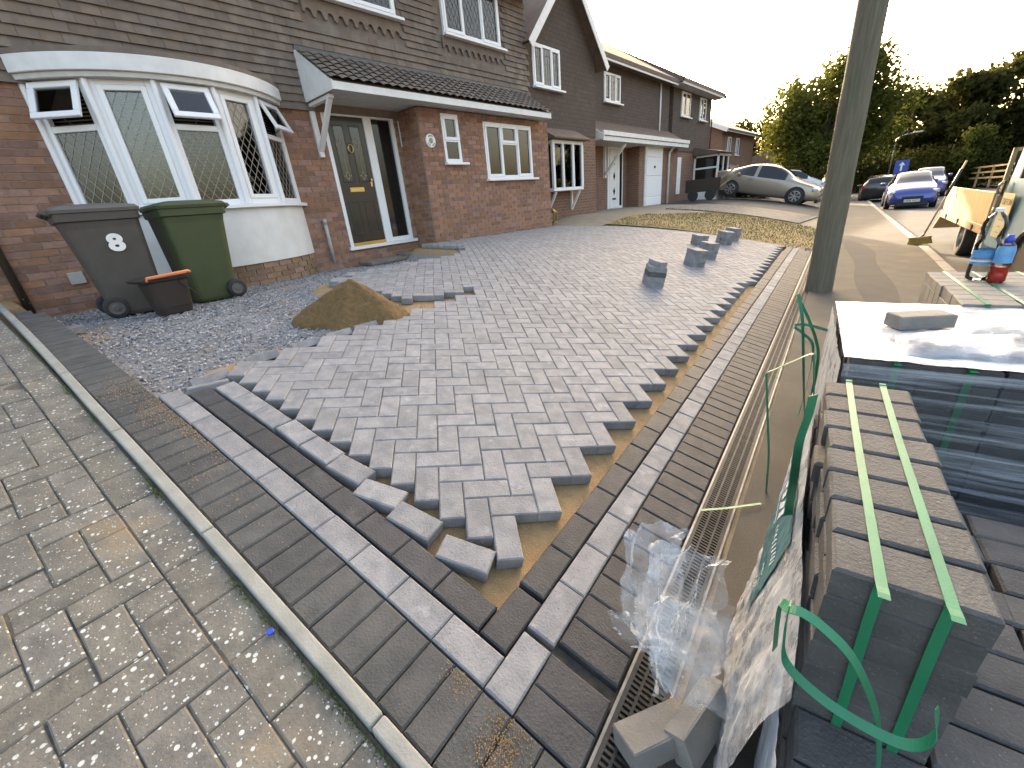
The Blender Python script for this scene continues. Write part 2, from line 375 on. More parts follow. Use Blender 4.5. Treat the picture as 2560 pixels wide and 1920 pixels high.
filmmat('film', .03, .42, 9); filmmat('film_tight', .02, .50, 5, (.62, .68, .76), (.35, .35, 9.0), .22, .46, .74, .3); filmmat('film_top', .22, .72, 7, (.74, .77, .80), (1, 1.6, 1))
filmmat('film_clear', .01, .30, 14, (.80, .83, .86), (1, 1, 1), .10, .40, .75, .5)
def brickmat(name, c1, c2, mortar, bw, bh, sw='yz'):
    m, t, p, out = nodes(name); geo = t.nodes.new('ShaderNodeNewGeometry'); sx = t.nodes.new('ShaderNodeSeparateXYZ'); L(t, geo.outputs['Position'], sx.inputs[0])
    cx = t.nodes.new('ShaderNodeCombineXYZ'); ad = t.nodes.new('ShaderNodeMath'); ad.operation = 'ADD'; L(t, sx.outputs[0], ad.inputs[0]); L(t, sx.outputs[1], ad.inputs[1]); L(t, ad.outputs[0], cx.inputs[0]); L(t, sx.outputs[2], cx.inputs[1])
    b = t.nodes.new('ShaderNodeTexBrick'); b.inputs['Scale'].default_value = 1; b.inputs['Brick Width'].default_value = bw; b.inputs['Row Height'].default_value = bh; b.inputs['Mortar Size'].default_value = .008 if mortar else .004
    b.inputs['Color1'].default_value = rgb(c1); b.inputs['Color2'].default_value = rgb(c2); b.inputs['Mortar'].default_value = rgb(mortar or (.03, .025, .02)); b.inputs['Bias'].default_value = -.1; L(t, cx.outputs[0], b.inputs['Vector'])
    c = mixc(t, ramp(t, tnoise(t, geo.outputs['Position'], 1.5, 4), .4, .6, 0, .35), b.outputs[0], c1); L(t, c, p.inputs['Base Color']); p.inputs['Roughness'].default_value = .9
    bn = t.nodes.new('ShaderNodeBump'); bn.inputs['Strength'].default_value = .6; bn.inputs['Distance'].default_value = .01; bn.invert = True; L(t, b.outputs[1], bn.inputs['Height']); L(t, bn.outputs[0], p.inputs['Normal'])
brickmat('far_brickwork', (.16, .08, .052), (.21, .11, .07), (.24, .19, .14), .225, .075)
brickmat('far_tilework', (.085, .062, .05), (.11, .08, .062), None, .165, .10)
# ================================================================== ground sheets
def ground_fn(x, y):
    z = zg(max(min(x, 14), -14), y)
    if y < 11 and x < 2: z -= .45
    else: z -= .10
    if x > 9: z += (x - 9) * .09
    if y > 60: z += (y - 60) * .03
    return (x, y, z)
gx = [-160, -90, -50, -30, -20, -14, -12, -10, -9, -8, -7, -6, -5, -4, -3, -2, -1.5, -1, -.5, 0, .5, 1, 1.5, 2, 2.5, 3, 4, 5, 6, 7, 8, 9, 10, 12, 14, 20, 30, 50, 90, 160]
gy = [-40, -20, -8, -4, -2, 0, 2, 4, 6, 8, 9, 10, 10.8, 11.2, 12, 14, 16, 18, 20, 23, 26, 30, 35, 40, 50, 60, 80, 110, 160, 240]
tag(link('ground', grid_mesh('ground', ground_fn, gx, gy, 'earth')), 'dark bare earth under and beyond the street', kind='structure')
def strip(name, x0f, x1f, y0, y1, ny, mat_, off, label, nx=5):
    def fn(u, v):
        x = x0f(v) + (x1f(v) - x0f(v)) * u; return (x, v, zg(x, v) + off)
    return tag(link(name, grid_mesh(name, fn, np.linspace(0, 1, nx), np.linspace(y0, y1, ny), mat_)), label, kind='structure')
strip('footpath', lambda y: xl(y) + .02, lambda y: xl(y) + KD, -6, 75, 120, 'asphalt', .0, 'worn sandy asphalt footpath beside the drain and kerb', 8)
def road_fn(u, v):
    x = xl(v) + KD + .125 + u; return (x, v, zr(v) - .05 * 1.7 - .10 - .012 * u)
tag(link('road', grid_mesh('road', road_fn, np.linspace(0, 7.5, 10), np.linspace(-6, 75, 100), 'road')), 'grey asphalt road with parked cars', kind='structure')
# far verge
def verge_fn(u, v):
    x = xl(v) + KD + 7.6 + u; return (x, v, zr(v) - .12 + .03 * u)
tag(link('verge', grid_mesh('verge', verge_fn, np.linspace(0, 6, 8), np.linspace(-6, 75, 60), 'dry_lawn')), 'dry grass verge across the road', kind='structure')
# a reinstated dark trench patch that snakes along the footpath
def patch_fn(u, v):
    c = np.interp(v, (4.5, 6, 8, 10, 11.2, 12.2, 13.2), (.85, .72, .66, .62, .52, .22, -.05)); wd = .17 + .03 * math.sin(v * 2)
    x = xl(v) + float(c) + (u - .5) * 2 * wd; return (x, v, zg(x, v) + .004)
tag(link('footpath_patch', grid_mesh('footpath_patch', patch_fn, np.linspace(0, 1, 3), np.linspace(4.0, 13.2, 60), 'asphalt_patch')), 'curving dark asphalt trench repair in the footpath', kind='structure')
# kerb stones
kerb = tag(link('kerb', None), 'pale concrete kerb between footpath and road', kind='structure')
for i in range(40):
    y0 = 1.0 + i * .92; x = xl(y0 + .45) + KD + .06; z = zr(y0) - .05 * KD
    a0 = math.atan2(-.0767, 1)
    b = MB(); b.box(-.06, .06, -.455, .455, -.2, .006, 'kerb')
    o = b.build('kerb_stone', parent=kerb, mw=Matrix.Translation((x, y0 + .45, z)) @ Matrix.Rotation(-a0, 4, 'Z')); bevel(o, .012, 2)
# road marking on the far carriageway
def line_fn(u, v):
    x = xl(v) + KD + 3.0 + u * .1; return (x, v, zr(v) - .05 * 1.7 - .10 - .012 * 2.9 + .004)
for i in range(6):
    tag(link('lane_marking', grid_mesh('lane_marking', line_fn, np.linspace(0, 1, 2), np.linspace(16 + i * 6, 18 + i * 6, 4), 'paint_white')), 'worn white dash painted on the road', kind='structure')

# ================================================================== neighbour lawn, block strip, tarmac drive
strip('lawn', lambda y: max(-6.9, -5.2 - (y - 9.5) * .1) if y < 12 else -4.9 + (y - 12) * .35, lambda y: xl(y) - .02, 9.62, 14.4, 24, 'dry_lawn', -.012, 'parched brown lawn between the new drive and the next drive', 14)
strip('neighbour_path', lambda y: -8.2, lambda y: max(-6.9, -5.2 - (y - 9.5) * .1) if y < 12 else (-4.9 + (y - 12) * .35 if y < 14.4 else xl(y)), 9.0, 18.4, 40, 'old_brick_strip', -.02, 'old brick paving in front of the neighbouring house', 12)
strip('neighbour_drive', lambda y: -9, lambda y: xl(y), 18.4, 30, 40, 'asphalt_patch', .0, 'dark tarmac drive under the parked saloon', 14)
strip('far_frontage', lambda y: -14, lambda y: xl(y), 30, 70, 40, 'road', .02, 'grey frontage of the far houses', 8)
# courses of old blocks on the strip, told apart as far as they show
ob = block_mesh('old_block', .196, .096, .04, .006, 'old_brick_strip')
items = []
for i in range(46):
    for j in range(18):
        y = 14.6 + i * .102 * .8; x = -5.6 + j * .205 + (i % 2) * .1
        if x > xl(y) - .15: continue
        items.append((ob, Matrix.Translation((x, y, zg(x, y) + .012)) @ Matrix.Rotation(rad(12), 4, 'Y')))
pieces('block', ALL_OBJECTS['neighbour_path'], items, 200, 'block_field')
# lawn grass tufts
V = []; F = []
for i in range(9000):
    y = random.uniform(9.65, 14.3); lo = max(-6.5, -5.2) if y < 12 else -4.9 + (y - 12) * .35
    x = random.uniform(lo, xl(y) - .05); z = zg(x, y) - .016; h = random.uniform(.015, .05); a = random.uniform(0, 6.28); k = len(V)
    dx, dy = math.cos(a) * .008, math.sin(a) * .008; lx, ly = random.uniform(-.03, .03), random.uniform(-.03, .03)
    V += [(x - dx, y - dy, z), (x + dx, y + dy, z), (x + lx, y + ly, z + h)]; F.append((k, k + 1, k + 2))
tag(link('grass', npmesh('grass', V, F, 'grass_blade')), 'short straw coloured grass of the parched lawn', 'grass', kind='stuff')

# ================================================================== paving of the drive
PW = .0985; PL = .1985; PH = .055
lightM = [block_mesh('light_block', PL, PW, PH, .005, 'paver_light', .0006, i) for i in range(4)]
darkM = [block_mesh('dark_block', PL, PW, PH, .005, 'paver_dark', .0006, i) for i in range(4)]
oldM = [block_mesh('weathered_dark_block', PL, PW, PH, .006, 'paver_old_dark', .0008, i) for i in range(4)]
def jt(a=.006): return (random.gauss(0, a), random.gauss(0, a))
UV0 = np.array((.2597, .3554)); UD = np.array((.71244, -.70173)); VD = np.array((.70173, .71244)); PIT = .1006
UANG = math.atan2(UD[1], UD[0])
field = []; cells = []
for i in range(-40, 110):
    for j in range(-10, 130):
        k = (i + j) % 4
        if k == 0: du, dv, horiz = 2, 1, True
        elif k == 2: du, dv, horiz = 1, 2, False
        else: continue
        if (i, j) in ((0, 28), (1, 29)): continue
        cs = [UV0 + PIT * ((i + p) * UD + (j + q) * VD) for p in (0, du) for q in (0, dv)]
        A = [c[0] for c in cs]; B = [c[1] for c in cs]; ca = sum(A) / 4; cb = sum(B) / 4
        if min(A) < .085 or max(A) > 9.38 or min(B) < .11: continue
        X = ab(ca, max(B)).x
        if X < -6.44 and ca > 4.55: continue
        up = 4.02 + (.06 if (i * 7 + j * 3) % 5 == 0 else 0) if ca < 3.9 else (4.02 + (ca - 3.9) * .62 if ca < 4.72 else 99)
        low = max(B) <= 2.365
        high = min(A) >= 1.78 and ca >= 2.40 - (cb - 2.3) * 1.35 and max(B) <= up
        if ca >= 2.40 and max(B) <= up: high = True
        if not (low or high): continue
        if high and not low and ca < 2.05 and cb > 3.86: continue
        field.append((ca, cb, UANG if horiz else UANG + math.pi / 2)); cells.append((ca, cb))
cells = np.array(cells)
# bedding: sand under and around the blocks, crushed stone where nothing is laid yet
bed = tag(link('driveway_bed', None), 'sloping driveway of grey herringbone blocks on sand', kind='structure')
ga = np.arange(-.50, 9.62, .075); gb = np.arange(-.46, 6.72, .075)
def gravel_off(b): return -.085 - .13 * float(np.clip((b - 2.6) / 2.6, 0, 1)) - .08 * float(np.clip((b - 5.2) / 1.2, 0, 1))
GOFF = {}
def bed_off(a, b):
    key = (round(a, 3), round(b, 3))
    if key in GOFF: return GOFF[key]
    d = np.min(np.hypot(cells[:, 0] - a, cells[:, 1] - b)) if len(cells) else 9
    if b < 2.25 and a > -.2: d = min(d, .1)
    if a < -.2 or b < .2: d = min(d, .05)
    k = float(np.clip((d - .16) / .25, 0, 1)); k = k * k * (3 - 2 * k)
    GOFF[key] = ((-PH - .004) * (1 - k) + gravel_off(b) * k, k); return GOFF[key]
V = []; MK = []
for b_ in gb:
    for a_ in ga:
        o, k = bed_off(a_, b_); n1 = noise.noise((a_ * 3, b_ * 3, 1)); n2 = noise.noise((a_ * 14, b_ * 14, 5))
        V.append(tuple(ab(a_, b_, o + (.010 * n1 + .004 * n2) * (.35 + k) - .004))); MK.append(k)
na = len(ga); F = [(j * na + i, j * na + i + 1, (j + 1) * na + i + 1, (j + 1) * na + i) for j in range(len(gb) - 1) for i in range(na - 1)]
m, t, p, out = nodes('bedding'); at = t.nodes.new('ShaderNodeAttribute'); at.attribute_name = 'stone'
geo = t.nodes.new('ShaderNodeNewGeometry'); co = geo.outputs['Position']
sandc = mixc(t, ramp(t, tnoise(t, co, 260, 2), .6, .7), mixc(t, ramp(t, tnoise(t, co, 24, 4), .35, .65), (.34, .225, .108), (.27, .172, .08)), (.50, .38, .22))
stone = mixc(t, ramp(t, tnoise(t, co, 120, 3), .4, .62), (.14, .14, .145), (.30, .295, .29))
stone = mixc(t, ramp(t, tnoise(t, co, 1.6, 4), .60, .70), stone, (.31, .22, .12))
ms = t.nodes.new('ShaderNodeMath'); ms.operation = 'ADD'; L(t, at.outputs['Fac'], ms.inputs[0]); L(t, ramp(t, tnoise(t, co, 9, 4), .3, .7, -.3, .3), ms.inputs[1])
L(t, mixc(t, ramp(t, ms.outputs[0], .35, .65), sandc, stone), p.inputs['Base Color']); p.inputs['Roughness'].default_value = .95
bn = t.nodes.new('ShaderNodeBump'); bn.inputs['Strength'].default_value = .9; bn.inputs['Distance'].default_value = .006; L(t, tnoise(t, co, 170, 4), bn.inputs['Height']); L(t, bn.outputs[0], p.inputs['Normal'])
me = npmesh('bedding', V, F, 'bedding', True); at_ = me.attributes.new('stone', 'FLOAT', 'POINT'); at_.data.foreach_set('value', MK)
link('bedding_layer', me, bed)
items = []
for (a_, b_, g_) in field:
    z = random.gauss(0, .0008)
    items.append((random.choice(lightM), abframe(a_, b_, g_ + (math.pi if random.random() < .5 else 0) + random.gauss(0, .004), z, jt(.004))))
# one block lifted a little beside the gap
pieces('light_block', bed, items, 300, 'light_block_field')

# border courses
border = tag(link('driveway_border', None), 'border of dark and light block courses round the drive', kind='structure')
b = MB()   # mortar bed under the courses
def ribbon(a0, a1, b0, b1, off, n, along):
    vs = []; fs = []
    for i in range(n + 1):
        k = i / n
        if along == 'a': P = [ab(a0 + (a1 - a0) * k, bb, off) for bb in (b0, b1)]
        else: P = [ab(aa, b0 + (b1 - b0) * k, off) for aa in (a0, a1)]
        vs += P
    fs = [(2 * i, 2 * i + 1, 2 * i + 3, 2 * i + 2) for i in range(n)]
    return vs, fs
b.add(*ribbon(-.02, 9.5, -.31, .108, -.035, 40, 'a'), 'joint'); b.add(*ribbon(-.43, -.012, 0.02, 2.2, -.036, 20, 'b'), 'joint'); b.add(*ribbon(-.43, -.225, 2.2, 4.75, -.036, 20, 'b'), 'joint'); b.add(*ribbon(-.43, -.012, -.31, 0.02, -.037, 4, 'b'), 'joint')
b.build('joint_bed', parent=border, smooth=False)
items = []
put = lambda M_, a_, b_, g_=0.0, off=0.0, tl=.004: items.append((random.choice(M_), abframe(a_, b_, g_ + random.gauss(0, .004), off + random.gauss(0, .0007), jt(tl))))
for i in range(46):
    put(lightM, .1 + i * .2028, -.0515); put(darkM, .205 + i * .2028, .0535)
for i in range(92): put(darkM, .072 + i * .1016, -.2065, math.pi / 2)
put(lightM, -.121, -.053); put(darkM, -.012, .0515)
put(darkM, -.071, -.2065, math.pi / 2); put(darkM, -.172, -.2065, math.pi / 2)
for i in range(11): put(lightM, -.171, .1 + i * .2025, math.pi / 2)
for i in range(10): put(darkM, -.0625, .208 + i * .2025, math.pi / 2)
for i in range(51): put(oldM, -.3265, -.36 + i * .1017, 0, -.002)
for i in range(25):   # narrow closing course at the lawn edge
    bb = .3 + i * .2025
    if ab(9.44, bb + .1).x > -6.4: put(lightM, 9.44, bb, math.pi / 2)
for M_, m4 in items: link('light_block' if 'light' in M_.name else ('weathered_block' if 'weathered' in M_.name else 'dark_block'), M_, border, m4)

# pale edging strip against the neighbour's drive
edg = tag(link('edging_strip', None), 'thin pale concrete edging beside the old neighbouring paving', kind='structure')
for i in range(7):
    b0 = -.75 + i * .915; n = 6; vs = []; fs = []
    for k in range(n + 1):
        bb = b0 + .909 * k / n; cv = .012 * max(0, bb - 2.4)
        for (aa, off) in ((-.472 + cv, .010), (-.430 + cv, .010), (-.430 + cv, -.12), (-.472 + cv, -.12)): vs.append(ab(aa, bb, off))
    for k in range(n):
        for q in range(4): fs.append((4 * k + q, 4 * k + (q + 1) % 4, 4 * k + 4 + (q + 1) % 4, 4 * k + 4 + q))
    fs += [(0, 1, 2, 3), (4 * n + 3, 4 * n + 2, 4 * n + 1, 4 * n)]
    m_ = MB(); m_.add(vs, fs, 'edging_concrete'); bevel(m_.build('edging_stone', parent=edg), .006, 2)

# old paving of the adjoining drive
nb = tag(link('adjoining_drive', None), 'old lichen spotted concrete block drive next door', kind='structure')
me = grid_mesh('joint_bed', lambda u, v: ab(u, v, -.016 + .0), np.linspace(-3.4, -.474, 30), np.linspace(-.9, 6.2, 60), 'joint'); link('joint_bed', me, nb)
oldp = [block_mesh('old_block', .2085, .1025, .05, .004, 'paver_old', .0016, i) for i in range(6)]
oldr = [block_mesh('old_edge_block', .2105, .1255, .05, .004, 'paver_old', .0016, i) for i in range(4)]
items = []
for i in range(34): items.append((random.choice(oldr), abframe(-.5475, -.8 + i * .2135, math.pi / 2 + random.gauss(0, .008), -.008 + random.gauss(0, .0022), jt(.010))))
U = .1065
for i in range(-14, 4):
    for j in range(-12, 64):
        k = (i + j) % 4
        if k == 0: du, dv, h = 2, 1, True
        elif k == 2: du, dv, h = 1, 2, False
        else: continue
        a_ = -.613 + (i + du / 2) * U - 3 * U; b_ = -.6 + (j + dv / 2) * U
        if a_ + du * U / 2 > -.610 or a_ < -3.3 or b_ > 6.1 or b_ < -.9:
            continue
        items.append((random.choice(oldp), abframe(a_, b_, (0 if h else math.pi / 2) + random.gauss(0, .007), -.010 + random.gauss(0, .0022), jt(.010))))
# half blocks closing the saw-toothed side of the herringbone
halfp = block_mesh('old_half_block', .1025, .1025, .05, .004, 'paver_old', .0016, 3)
for j in range(-12, 64):
    for i in (3,):
        if (i - 1 + j) % 4 in (0,) : items.append((halfp, abframe(-.613 - U / 2, -.6 + (j + .5) * U, 0, -.010, jt(.010))))
pieces('old_block', nb, items, 300, 'old_block_field')

# moss and weeds in the joint beside the edging
V = []; F = []
def blade(p, h, w_, lean):
    k = len(V); a = random.uniform(0, 6.28); dx, dy = math.cos(a) * w_, math.sin(a) * w_; l2 = random.uniform(0, 6.28)
    V.extend([(p[0] - dx, p[1] - dy, p[2]), (p[0] + dx, p[1] + dy, p[2]), (p[0] + math.cos(l2) * lean, p[1] + math.sin(l2) * lean, p[2] + h)]); F.append((k, k + 1, k + 2))
for c, n, sp in ((.32, 220, .10), (.62, 60, .05), (.78, 90, .05), (1.45, 130, .06), (2.25, 90, .06), (2.62, 120, .08), (3.4, 60, .08), (.05, 160, .12)):
    for _ in range(n): blade(ab(-.482 - abs(random.gauss(0, .010)), c + random.gauss(0, sp), -.012), random.uniform(.006, .028), .0016, random.uniform(0, .022))
tag(link('weeds', npmesh('weeds', V, F, 'weed')), 'small green weeds and moss along the edging joint', 'weeds', kind='stuff')

# crushed stone chips
chipv = np.array(((-1, -.6, 0), (1, -.5, .1), (.7, .7, 0), (-.8, .6, .15), (-.3, -.1, .75), (.5, .15, .6)), np.float32)
chipf = np.array(((0, 1, 5), (0, 5, 4), (1, 2, 5), (2, 3, 4), (2, 4, 5), (3, 0, 4)), np.int32)
V = []; F = []; n = 0
while n < 15000:
    a_ = random.uniform(-.22, 4.7); b_ = random.uniform(2.2, 6.45) if random.random() < .6 else random.uniform(2.2, 4.6)
    o, k = bed_off(round(a_ / .075) * .075 + .0, round(b_ / .075) * .075)
    if k < .5 and random.random() > .05: continue
    if a_ > 3.6 and b_ < 5: continue
    s_ = random.uniform(.005, .013); A = Matrix.Rotation(random.uniform(0, 6.28), 3, 'Z') @ Matrix.Rotation(random.gauss(0, .6), 3, 'X')
    c = np.array(A) * s_; p_ = np.array(ab(a_, b_, o + .001 + random.uniform(-.003, .003)))
    V.append(chipv @ c.T * (1, 1, 1) + p_); F.append(chipf + n * 6); n += 1
tag(link('gravel', npmesh('gravel', np.concatenate(V), np.concatenate(F), 'stone_chip')), 'loose grey crushed stone where blocks are not yet laid', 'gravel', kind='stuff')

# loose blocks laid out along the left course
def loose(corners, M_, label, off=0.0, tilt=(0, 0), group=None, flip=False):
    c = np.array(corners); ca, cb = c.mean(0); d = c[1] - c[0]; g_ = math.atan2(d[1], d[0])
    o = link('paving_block', M_, None, abframe(ca, cb, g_, off, tilt)); return tag(o, label, 'block', group)
rowlab = 'light grey block in the straight end of the loose row beside the dark course'
for (c0, c1) in ((2.098, 1.897), (1.895, 1.70), (1.698, 1.505)):
    loose([(.052, c0), (.052, c1)], random.choice(lightM), rowlab, .004, (.02, .0), 'loose blocks in line')
loose([(.064, 1.492), (.058, 1.292)], lightM[0], 'light grey loose block just past the step in the loose row', .003, (.015, 0))
loose([(.060, 1.286), (.066, 1.086)], lightM[1], 'light grey loose block midway along the loose row', .002, (.01, 0))
loose([(.055, 1.082), (.078, .884)], lightM[2], 'light grey loose block where the loose row starts to turn', .003, (.012, 0))
loose([(.026, .868), (.088, .679)], lightM[3], 'light grey loose block turned at an angle in the loose row', .004, (.0, .02))
loose([(.036, .660), (.064, .470)], lightM[0], 'light grey loose block third from the corner end of the loose row', .006, (.02, .01))
loose([(.033, .408), (.098, .222)], lightM[1], 'speckled light grey loose block at the corner end of the row', .006, (.02, .02))
loose([(-.092, 2.20), (.09, 2.15)], lightM[2], 'light grey block laid across the far end of the courses', .002, (-.30, 0))
sidelab = 'grey block lying on its edge against the sawtooth paving'
for (c0, c1) in (((-.05, 2.33), (.15, 2.335)), ((.28, 2.40), (.49, 2.385)), ((.58, 2.40), (.80, 2.39)), ((.86, 2.39), (1.03, 2.385)), ((1.10, 2.385), (1.26, 2.37))):
    c = (np.array(c0) + np.array(c1)) / 2; d = np.array(c1) - np.array(c0)
    tag(link('paving_block', random.choice(lightM), None, abframe(c[0], c[1], math.atan2(d[1], d[0]), -.030, (-.75, 0))), sidelab, 'block', 'blocks leaning at the sawtooth')
for a_, b_, g_ in ((-.19, 4.45, .3), (-.34, 4.86, 1.5)):
    tag(link('paving_block', oldM[0] if a_ < -.3 else lightM[1], None, abframe(a_, b_, g_, -.10 if a_ > -.2 else .0)), 'stray pale block by the gravel near the wall' if a_ > -.2 else 'stray dark block at the house end of the soldier course', 'block')

# stacks of blocks waiting on the herringbone
def world_block(M_, x, y, z, g_, label, group, nrm):
    m4 = nrm.copy(); m4.translation = (0, 0, 0)
    return tag(link('paving_block', M_, None, Matrix.Translation((x, y, z)) @ m4 @ Matrix.Rotation(g_, 4, 'Z')), label, 'block', group)
def stack(x, y, g_, layers, label, topturn=False, brown=None):
    s = float(s_of_x(x)); v = np.array((s, y)) - O_AB; a_, b_ = v @ E1, v @ E2; fr = abframe(a_, b_, 0)
    base = fr.translation; n = Vector((0, 0, 1)); R3 = fr.to_3x3(); tilt = Matrix.Identity(4); zn = R3 @ Vector((0, 0, 1))
    for k in range(layers):
        turn = (k % 2) * math.pi / 2; one = topturn and k == layers - 1
        for sgn in ((0,) if one else (-1, 1)):
            gg = g_ + turn + (.5 if one else 0) + random.gauss(0, .05); off = Vector((math.cos(gg + math.pi / 2), math.sin(gg + math.pi / 2), 0)) * (.0515 * sgn)
            p_ = base + R3 @ off + zn * (PH * (k + 1) + .001 * (k + 1)); M_ = lightM[k % 4]
            if brown is not None and k == brown: M_ = oldM[0]
            tag(link('paving_block', M_, None, Matrix.Translation(p_) @ fr.to_3x3().to_4x4() @ Matrix.Rotation(gg, 4, 'Z')), label, 'block', label)
stack(-1.95, 4.70, .55, 5, 'grey block in the five layer stack with a block turned on top', True, 2)
stack(-1.99, 6.20, 1.0, 4, 'grey block in the square stack next along from the five layer stack')
stack(-2.06, 6.98, .9, 4, 'grey block in the stack close behind the square stack')
stack(-2.52, 8.02, .85, 3, 'grey block in the low stack half hidden behind another stack')
stack(-2.25, 8.55, 1.05, 4, 'grey block in the stack second from the lawn edge')
stack(-2.30, 9.22, 1.0, 4, 'grey block in the stack nearest the lawn edge')

# ================================================================== sand heap
def heap_fn(r, th):
    R0 = .46 * (1 + .22 * math.sin(th * 2 + .6) + .10 * math.sin(th * 5)); x = -3.36 + r * R0 * math.cos(th) * 1.0; y = 1.80 + r * R0 * math.sin(th) * .95
    h = .335 * (1 - math.sqrt(r * r + .012)) / .89 if r < .994 else 0; h = max(0, h) * (1 + .12 * math.sin(3 * th) * r); n_ = noise.fractal((x * 9, y * 9, 3), 1, 2, 4) * .024 * min(1, 3 * (1 - r) + .2)
    s = float(s_of_x(x)); v = np.array((s, y)) - O_AB
    return Vector((x, y, float(zdrive(x, y)) - .082 + h + n_ - (.02 if r >= .99 else 0)))
V = []; F = []; NR, NT = 26, 72
for i in range(NR + 1):
    for k in range(NT): V.append(tuple(heap_fn(max(.001, i / NR), 2 * math.pi * k / NT)))
F = [(i * NT + k, i * NT + (k + 1) % NT, (i + 1) * NT + (k + 1) % NT, (i + 1) * NT + k) for i in range(NR) for k in range(NT)]
tag(link('sand_heap', npmesh('sand_heap', V, F, 'sand_pile', True)), 'brown heap of building sand at the edge of the gravel', 'sand heap')
# spilt sand on the weathered course and corner
V = []; F = []
for (ca, cb, n, sa, sb) in ((-.27, 2.05, 500, .05, .12), (-.24, 1.72, 320, .02, .12), (-.30, -.12, 700, .05, .035), (-.25, .05, 120, .02, .03), (-.32, 1.4, 200, .06, .25), (-.30, 2.45, 300, .06, .1)):
    for _ in range(n):
        a_ = ca + random.gauss(0, sa) ; b_ = cb + random.gauss(0, sb)
        if a_ > -.228 or a_ < -.42: continue
        p_ = ab(a_, b_, .0005); s_ = random.uniform(.0012, .0034); k = len(V)
        V += [(p_.x - s_, p_.y, p_.z - .001), (p_.x + s_, p_.y - s_, p_.z - .001), (p_.x + s_ * .3, p_.y + s_, p_.z - .001), (p_.x, p_.y, p_.z + s_)]
        F += [(k, k + 1, k + 3), (k + 1, k + 2, k + 3), (k + 2, k, k + 3)]
tag(link('spilt_sand', npmesh('spilt_sand', V, F, 'sand')), 'grains of yellow sand spilt over the weathered dark course', 'sand', kind='stuff')

# ================================================================== drain channel
drain = thing('drain_channel', 'black slotted drain channel along the foot of the drive', 'drain')
vs, fs = ribbon(-.34, 9.5, -.315, -.440, -.07, 60, 'a'); m_ = MB(); m_.add(vs, fs, 'drain_black')
vs, fs = ribbon(-.34, 9.5, -.3135, -.3135, 0, 60, 'a')
def wallrib(bb, o0, o1):
    vs = []
    for i in range(61):
        a_ = -.34 + 9.84 * i / 60; vs += [ab(a_, bb, o0), ab(a_, bb, o1)]
    return vs, [(2 * i, 2 * i + 1, 2 * i + 3, 2 * i + 2) for i in range(60)]
m_.add(*wallrib(-.315, -.07, -.004), 'drain_black'); m_.add(*wallrib(-.440, -.07, -.004), 'drain_black')
m_.build('trough', parent=drain)
m_ = MB()
for bb in (-.3155, -.4405):
    n = 60; vs = []; fs = []
    for i in range(n + 1):
        a_ = -.34 + 9.84 * i / n
        for (q, o_) in ((-.004, -.002), (.004, -.002), (.004, -.03), (-.004, -.03)): vs.append(ab(a_, bb + q, o_))
    for i in range(n):
        for q in range(4): fs.append((4 * i + q, 4 * i + (q + 1) % 4, 4 * i + 4 + (q + 1) % 4, 4 * i + 4 + q))
    m_.add(vs, fs, 'drain_steel')
m_.build('edge_rail', parent=drain)
# one grating of one metre: bars around three rows of slots
def grate_mesh(slots):
    g = MB(); w_ = .117
    for (y0, y1) in ((-w_ / 2, -w_ / 2 + .014), (w_ / 2 - .014, w_ / 2), (-.0225, -.0145), (.0145, .0225)): g.box(-.4985, .4985, y0, y1, -.012, 0, 'drain_black')
    if slots:
        n = 62; p_ = .997 / n
        for i in range(n):
            x = -.4985 + i * p_
            for (y0, y1, sh) in ((-w_ / 2 + .014, -.0225, 0), (-.0145, .0145, .5), (.0225, w_ / 2 - .014, 0)):
                x0 = x + sh * p_
                if x0 + .0075 < .4985: g.box(x0, x0 + .0075, y0, y1, -.011, -.0008, 'drain_black')
    return g.mesh('grating')
gm = grate_mesh(True)
for i in range(10): link('grating', gm, drain, abframe(.155 + i * 1.0 - .0, -.378, 0, -.003))
V = []
tag(link('haunching', grid_mesh('haunching', lambda u, v: ab(u, v, -.012 + .012 * noise.noise((u * 9, v * 40, 2)) - .05 * max(0, (-.50 - v) * 6)), np.linspace(-.5, 9.5, 130), np.linspace(-.62, -.4455, 8), 'haunch')), 'rough sandy concrete haunch along the drain', kind='structure')
# ================================================================== the house with the new drive
XD, XG, XT = -6.97, -6.42, -6.93         # door wall, garage front, tile hung wall
house = thing('house', 'brick house with tile hung upper floor, bow window and black door', 'house')
def cells_rect(y0, y1, z0, z1, holes):
    ys = sorted({y0, y1, *[min(max(v, y0), y1) for h in holes for v in h[:2]]}); zs = sorted({z0, z1, *[min(max(v, z0), z1) for h in holes for v in h[2:]]})
    for i in range(len(ys) - 1):
        for j in range(len(zs) - 1):
            cy, cz = (ys[i] + ys[i + 1]) / 2, (zs[j] + zs[j + 1]) / 2
            if not any(h[0] < cy < h[1] and h[2] < cz < h[3] for h in holes): yield ys[i], ys[i + 1], zs[j], zs[j + 1]
brickM = MB().box(0, .022, -.1075, .1075, -.0325, .0325, 'brick').mesh('brick')
plinthM = MB().box(0, .022, -.1075, .1075, -.0325, .0325, 'brick_plinth').mesh('plinth_brick')
